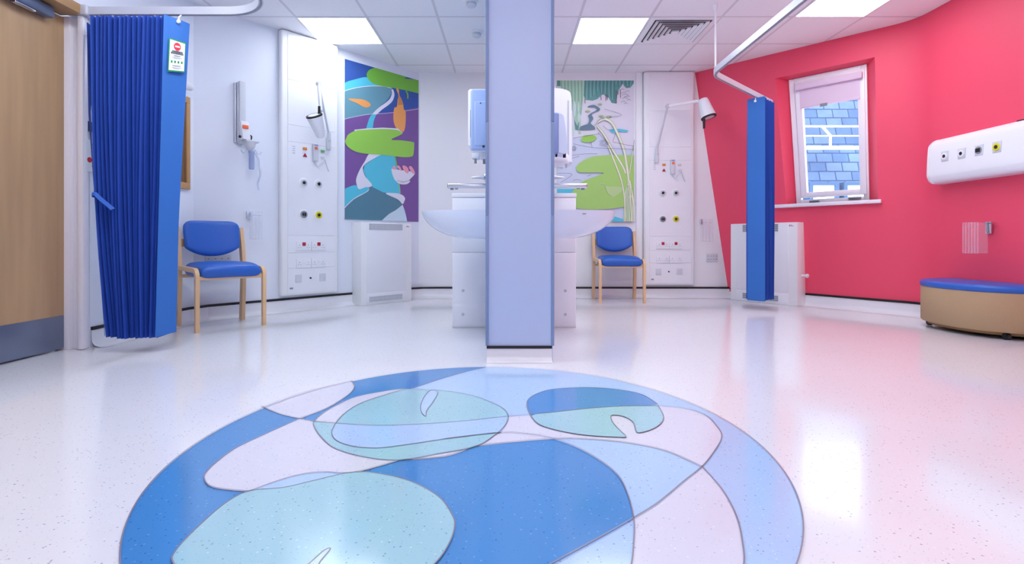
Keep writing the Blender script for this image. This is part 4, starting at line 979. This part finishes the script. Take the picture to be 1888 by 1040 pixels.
t.part('tubing', M['tubing'], lambda mb: mb.tube(sm([(st+.04, -.10, ht-.09), (st+.065, -.10, ht-.14), (st+.075, -.09, ht-.2), (st+.085, -.09, ht-.26), (st+.07, -.08, ht-.34), (st+.075, -.08, ht-.4)], False), .008, 8))
# clear holders
def holder(frame, px0, px1, py0, py1, off, label, mb_side=None, ribs=3, edge='clearedge', lo='tubing'):
    s0, h1 = frame.at(px0, py0, off); s1, h0 = frame.at(px1, py1, off)
    if s0 > s1: s0, s1 = s1, s0
    sc = (s0+s1)/2; t = Thing('clear_holder', label, 'plastic holder', frame, (sc, 0, h0), 'clear plastic wall holders')
    d0, d1 = -off-.03, -off+.04
    if d1 > -.002: d1 = -.002
    t.part('front', M['clear'], lambda mb: mb.box(s0, s1, d0, d0+.003, h0, h1))
    t.part('sides', M['clear'], lambda mb: (mb.box(s0, s0+.003, d0, d1, h0, h1), mb.box(s1-.003, s1, d0, d1, h0, h1), mb.box(s0, s1, d1-.003, d1, h0, h1+.0), mb.box(s0, s1, d0, d1, h0, h0+.003)))
    def ed(mb):
        for x in [s0+(s1-s0)*k/(ribs) for k in range(ribs+1)]: mb.tube([(x, d0-.001, h0), (x, d0-.001, h1)], .0018, 6)
        for z in (h0, h1, h1-.03): mb.tube([(s0, d0-.001, z), (s1, d0-.001, z)], .0018, 6)
    t.part('edges', M[edge], ed)
    return t, s0, s1, h0, h1, d1
t, s0, s1, h0, h1, d1 = holder(W1, 463, 480, 391, 441, .06, 'clear plastic holder on the angled wall below the equipment mount')
t.part('clip', M['chrome'], lambda mb: mb.box(s0-.02, s0+.012, -.035, -.001, h1-.055, h1+.008, .004))
W3h = Frame(*(S(0, 1.0).xy), math.atan2(-1.44, 1.13))
t, s0, s1, h0, h1, d1 = holder(W2, 1294, 1312, 405.5, 445, .06, 'clear plastic holder on the white wall between bedhead panel and red wall')
t.part('clip', M['chrome'], lambda mb: mb.box(s0-.004, s0+.02, -.035, -.001, h1-.05, h1+.012, .004))
t, s0, s1, h0, h1, d1 = holder(W4, 1783, 1811, 411, 467, .13, 'clear plastic holder on the right red wall above the low stool', ribs=5)
bs, bz = W4.at(1821, 420, .02)
br = t.part('wall_bracket', M['chrome'], lambda mb: (mb.box(bs-.022, bs+.024, -.022, -.001, bz-.045, bz+.045, .006, 3), mb.box(s1-.01, bs, -.05, -.02, bz+.03, bz+.036)))
t.part('bracket_slot', M['midgrey'], lambda mb: mb.box(bs-.008, bs+.008, -.024, -.021, bz-.028, bz+.028, .002), br)
# sockets
def socket(frame, px, py, label, w=.1, h=.047, cells=4):
    s_, z = frame.at(px, py, .008); t = Thing('wall_socket', label, 'wall socket', frame, (s_, 0, z-h), 'low wall sockets')
    t.part('plate', [M['grey'], M['midgrey']], lambda mb: [mb.box(s_-w, s_+w, -.010, -.001, z-h, z+h, .003), setattr(mb, 'mi', 1)] + [mb.box(s_-w+2*w*(k+.5)/cells-.006, s_-w+2*w*(k+.5)/cells+.006, -.0115, -.0095, z+dz-.004, z+dz+.004) for k in range(cells) for dz in (-.02, .018)])
socket(W2, 1313, 475, 'pale grey wall socket below the clear holder left of the red wall', .062)
socket(W1, 403, 481, 'pale grey wall socket behind the chair on the angled wall', .1)
# framed board and fittings half hidden behind the wide curtain
s0, z1 = W1.at(322, 178, .02); s1, z0 = W1.at(349.5, 349, .02); s1 = max(s1, .03)
W0b = Frame(-2.56, 3.98, math.atan2(.88, -.03))
zc0, zc1 = W0.at(345, 349, .02)[1], W0.at(345, 178, .02)[1]
yb0, yb1 = .40, W0.at(350.5, 250, .02)[0]
t = Thing('framed_board', 'oak framed board on the wall half hidden behind the wide curtain', 'notice board', W0, ((yb0+yb1)/2, 0, zc0))
t.part('frame', M['frameoak'], lambda mb: (mb.box(yb0, yb1, -.024, -.001, zc0, zc0+.05, .003), mb.box(yb0, yb1, -.024, -.001, zc1-.05, zc1, .003), mb.box(yb1-.045, yb1, -.024, -.001, zc0+.05, zc1-.05, .003), mb.box(yb0, yb0+.045, -.024, -.001, zc0+.05, zc1-.05, .003)))
t.part('board', M['cork'], lambda mb: mb.box(yb0+.045, yb1-.045, -.012, -.001, zc0+.05, zc1-.05))
s_, z_ = W0.at(350, 161, .06)
t = Thing('wall_light', 'small rounded white wall lamp showing past the edge of the wide curtain', 'wall lamp', W0, (s_, 0, z_))
t.part('head', M['whitem'], lambda mb: mb.tube([(s_-.14, -.06, z_), (s_-.02, -.06, z_+.002), (s_+.012, -.06, z_), (s_+.03, -.06, z_-.003)], [.034, .032, .026, .008], 16))
t.part('stem', M['whitem'], lambda mb: (mb.cyl((s_-.12, -.06, z_), (s_-.12, -.001, z_), .018), mb.box(s_-.15, s_-.01, -.04, -.001, z_-.08, z_-.055, .004)))
s_, z_ = W0.at(162, 232, .012)
single('wall_box', 'dark teal box on the wall between the door frame and the wide curtain', 'wall box', M['tealdark'], lambda mb: mb.box(s_, s_+.12, -.014, -.001, z_-.03, z_+.03, .004, 3), W0, (s_, 0, z_))
s_, z_ = W0.at(165, 288, .03); 
t = Thing('notice_plate', 'white notice with a red dot between the door frame and the wide curtain', 'notice', W0, (s_, 0, z_-.09))
t.part('plate', M['paper'], lambda mb: mb.box(s_-.02, s_+.13, -.02, -.001, z_-.09, z_+.10, .003))
t.part('red_dot', M['signred'], lambda mb: mb.lathe((s_+.012, -.02, z_-.02), (0, -1, 0), [(.016, 0), (.016, .002), (.012, .003)]))
t.part('print', M['signgrey'], lambda mb: [mb.box(s_+.03, s_+.11, -.0215, -.0195, z_+dz, z_+dz+.008) for dz in (-.06, .03, .05, .07)])

# bedhead trunking on the right wall
ta, tb = W4.at(1712, 300, .11)[0], 1.75
z0, z1 = W4.at(1716, 340, .10)[1], W4.at(1716, 259, .10)[1]
t = Thing('bedhead_trunking', 'long white service trunking with four gas outlets on the right red wall', 'bedhead trunking', W4, ((ta+tb)/2, 0, z0))
def prof(d): return [(0, z0+.0), (-.075*d, z0), (-.105*d, z0+.012), (-.12*d, z0+.045), (-.125*d, z0+.09), (-.115*d, z1-.07), (-.10*d, z1-.03), (-.07*d, z1-.004), (-.03*d, z1), (0, z1)]
def trk(mb):
    pf = sm([(a, b) for a, b in prof(1)], False, 3); n_ = len(pf)
    rg = [[(ta+.03, a, b) for a, b in pf], [(tb, a, b) for a, b in pf]]; mb.rings(rg)
t.part('body', M['whitem'], trk, angle=30)
def capm(mb):
    pf = sm([(a, b) for a, b in prof(1.03)], False, 3); zc = (z0+z1)/2
    def sc(k, x): return [(x, a*(1 if k == 1 else k), zc+(b-zc)*k) for a, b in pf]
    mb.rings([sc(.86, ta-.012), sc(.94, ta-.006), sc(.985, ta+.006), sc(1.01, ta+.03)])
t.part('end_cap', M['white'], capm, angle=50)
t.part('seam_line', M['seam'], lambda mb: mb.tube([(ta+.03, -.1135, z1-.075), (tb, -.1135, z1-.075)], .0012, 6))
for px, py, col in ((1742, 288, 'k'), (1773, 283, 'k'), (1805, 277, 'd'), (1838, 271, 'y')):
    s_, h_ = W4.at(px, py, .122); yf = -.121
    g = t.part('gas_outlet', M['grey'], lambda mb: mb.box(s_-.034, s_+.034, yf-.005, yf+.01, h_-.04, h_+.04, .006, 3))
    t.part('outlet_ring', M['yellow'] if col == 'y' else M['midgrey'] if col == 'd' else M['whitem'], lambda mb: mb.lathe((s_, yf-.005, h_), (0, -1, 0), [(.027, 0), (.027, .003), (.02, .005), (.012, .004)]), g, label='yellow ring' if col == 'y' else None)
    t.part('outlet_hole', M['dark'], lambda mb: mb.lathe((s_, yf-.007, h_), (0, -1, 0), [(.013, 0), (.013, .0035), (.006, .004)]) if col != 'd' else [mb.box(s_+d-.005, s_+d+.005, yf-.0115, yf-.008, h_-.014, h_+.014) for d in (-.013, .0, .013)], g)
s_, h_ = W4.at(1886, 229, .06)
t.part('top_slot', M['dark'], lambda mb: mb.box(s_-.03, s_+.25, -.075, -.04, z1-.006, z1+.003, .003))

# low stool
t = Thing('low_stool', 'low rounded stool with blue padded top and tan sides against the right red wall', 'stool', WORLD, (3.25, 3.68, 0))
def dsh(k, z, n=40, cx=3.485, cy=3.68, a=.408, b=.43):
    pts = []
    for i in range(n+1):
        th = math.pi/2+math.pi*i/n; c, s_ = math.cos(th), math.sin(th)
        pts.append((cx+a*k*(abs(c)**.9)*(-1 if c < 0 else 1), cy+b*k*(abs(s_)**.9)*(1 if s_ > 0 else -1), z))
    return pts
t.part('base', M['tan'], lambda mb: mb.rings([dsh(.985, .048), dsh(1, .056), dsh(1, .298), dsh(.99, .305)]), angle=40)
t.part('plinth', M['tan2'], lambda mb: mb.rings([dsh(.90, .026), dsh(.92, .049)]))
t.part('cushion', M['vinylblue'], lambda mb: mb.rings([dsh(.985, .303), dsh(1.008, .312), dsh(1.012, .332), dsh(1.0, .344), dsh(.965, .351), dsh(.8, .353), dsh(.4, .354)]), angle=60)
for x, y in ((3.24, 3.36), (3.36, 3.42), (3.22, 3.95)):
    t.part('caster', M['black'], lambda mb: (mb.cyl((x-.012, y, .0225), (x+.012, y, .0225), .022), mb.box(x-.016, x+.016, y-.012, y+.012, .024, .04)))

# ------------------------------------------------------------------ outside the window
sl = Thing('slate_roof', 'blue grey slate roof across the way, seen through the window', 'roof', WORLD, (6.5, 10.2, -.5))
def slate(mb): mb.poly([(3, 10.0, -1), (12, 10.0, -1), (12, 11.3, 3.86), (3, 11.3, 3.86)])
sl.part('slates', M['slate'], slate, smooth=False)
def up(px, py, Y): return ((px-CX)/F*Y, Y, HC+(CY-py)/F*Y)
for x0, x1 in ((1497, 1538), (1560, 1612)):
    a = up(x0, 362, 10.05); b = up(x1, 342, 10.05)
    g = sl.part('rooflight', M['slatejoint'], lambda mb: (mb.box(a[0]-.07, a[0], 10.0, 10.35, a[2]-.1, b[2]+.06), mb.box(b[0], b[0]+.07, 10.0, 10.35, a[2]-.1, b[2]+.06), mb.box(a[0], b[0], 10.0, 10.35, b[2], b[2]+.06)), smooth=False)
    sl.part('glowing_pane', M['sky_glow_pane'], lambda mb: mb.box(a[0], b[0], 10.05, 10.06, a[2]-.4, b[2]), g, smooth=False)
rl = Thing('roof_railing', 'white railing standing in front of the slate roof outside the window', 'railing', WORLD, up(1530, 273, 9.3))
rl.part('top_rail', M['railing_glow'], lambda mb: mb.tube([up(1440, 233, 9.3), up(1680, 233, 9.3)], .018, 8))
rl.part('mid_rail', M['railing_glow'], lambda mb: mb.tube([up(1440, 250.5, 9.3), up(1680, 250.5, 9.3)], .013, 8))
rl.part('edge_board', M['railing_glow'], lambda mb: mb.box(up(1440, 273, 9.3)[0], up(1700, 273, 9.3)[0], 9.25, 9.3, up(0, 276, 9.3)[2], up(0, 270, 9.3)[2]))
rl.part('post', M['railing_glow'], lambda mb: mb.tube([up(1531, 271, 9.3), up(1531, 250, 9.3), up(1516, 233, 9.3)], .022, 8))

# ------------------------------------------------------------------ light, world, camera
def area(name, loc, rot, sx, sy, e, col=(1, 1, 1)):
    l = bpy.data.lights.new(name, 'AREA'); l.shape = 'RECTANGLE'; l.size = sx; l.size_y = sy; l.energy = e; l.color = col
    o = bpy.data.objects.new(name, l); C.objects.link(o); o.location = loc; o.rotation_euler = rot; return o
w = bpy.data.worlds.new('sky'); SC.world = w; w.use_nodes = True
bg = w.node_tree.nodes['Background']; bg.inputs[0].default_value = (.85, .915, 1, 1); bg.inputs[1].default_value = 2.6
cam = bpy.data.cameras.new('camera'); co = bpy.data.objects.new('camera', cam); C.objects.link(co)
co.location = (0, 0, HC); co.rotation_euler = (math.pi/2, 0, 0); cam.sensor_width = 36; cam.lens = F/1888*36
cam.shift_x = (944-CX)/1888; cam.shift_y = -(520-CY)/1888; cam.clip_start = .02
SC.camera = co
SC.view_settings.view_transform = 'Standard'; SC.view_settings.look = 'None'; SC.view_settings.exposure = .35
SC.cycles.max_bounces = 10; SC.cycles.diffuse_bounces = 6; SC.cycles.use_denoising = True; SC.cycles.sample_clamp_indirect = 6
SC.cycles.transparent_max_bounces = 12
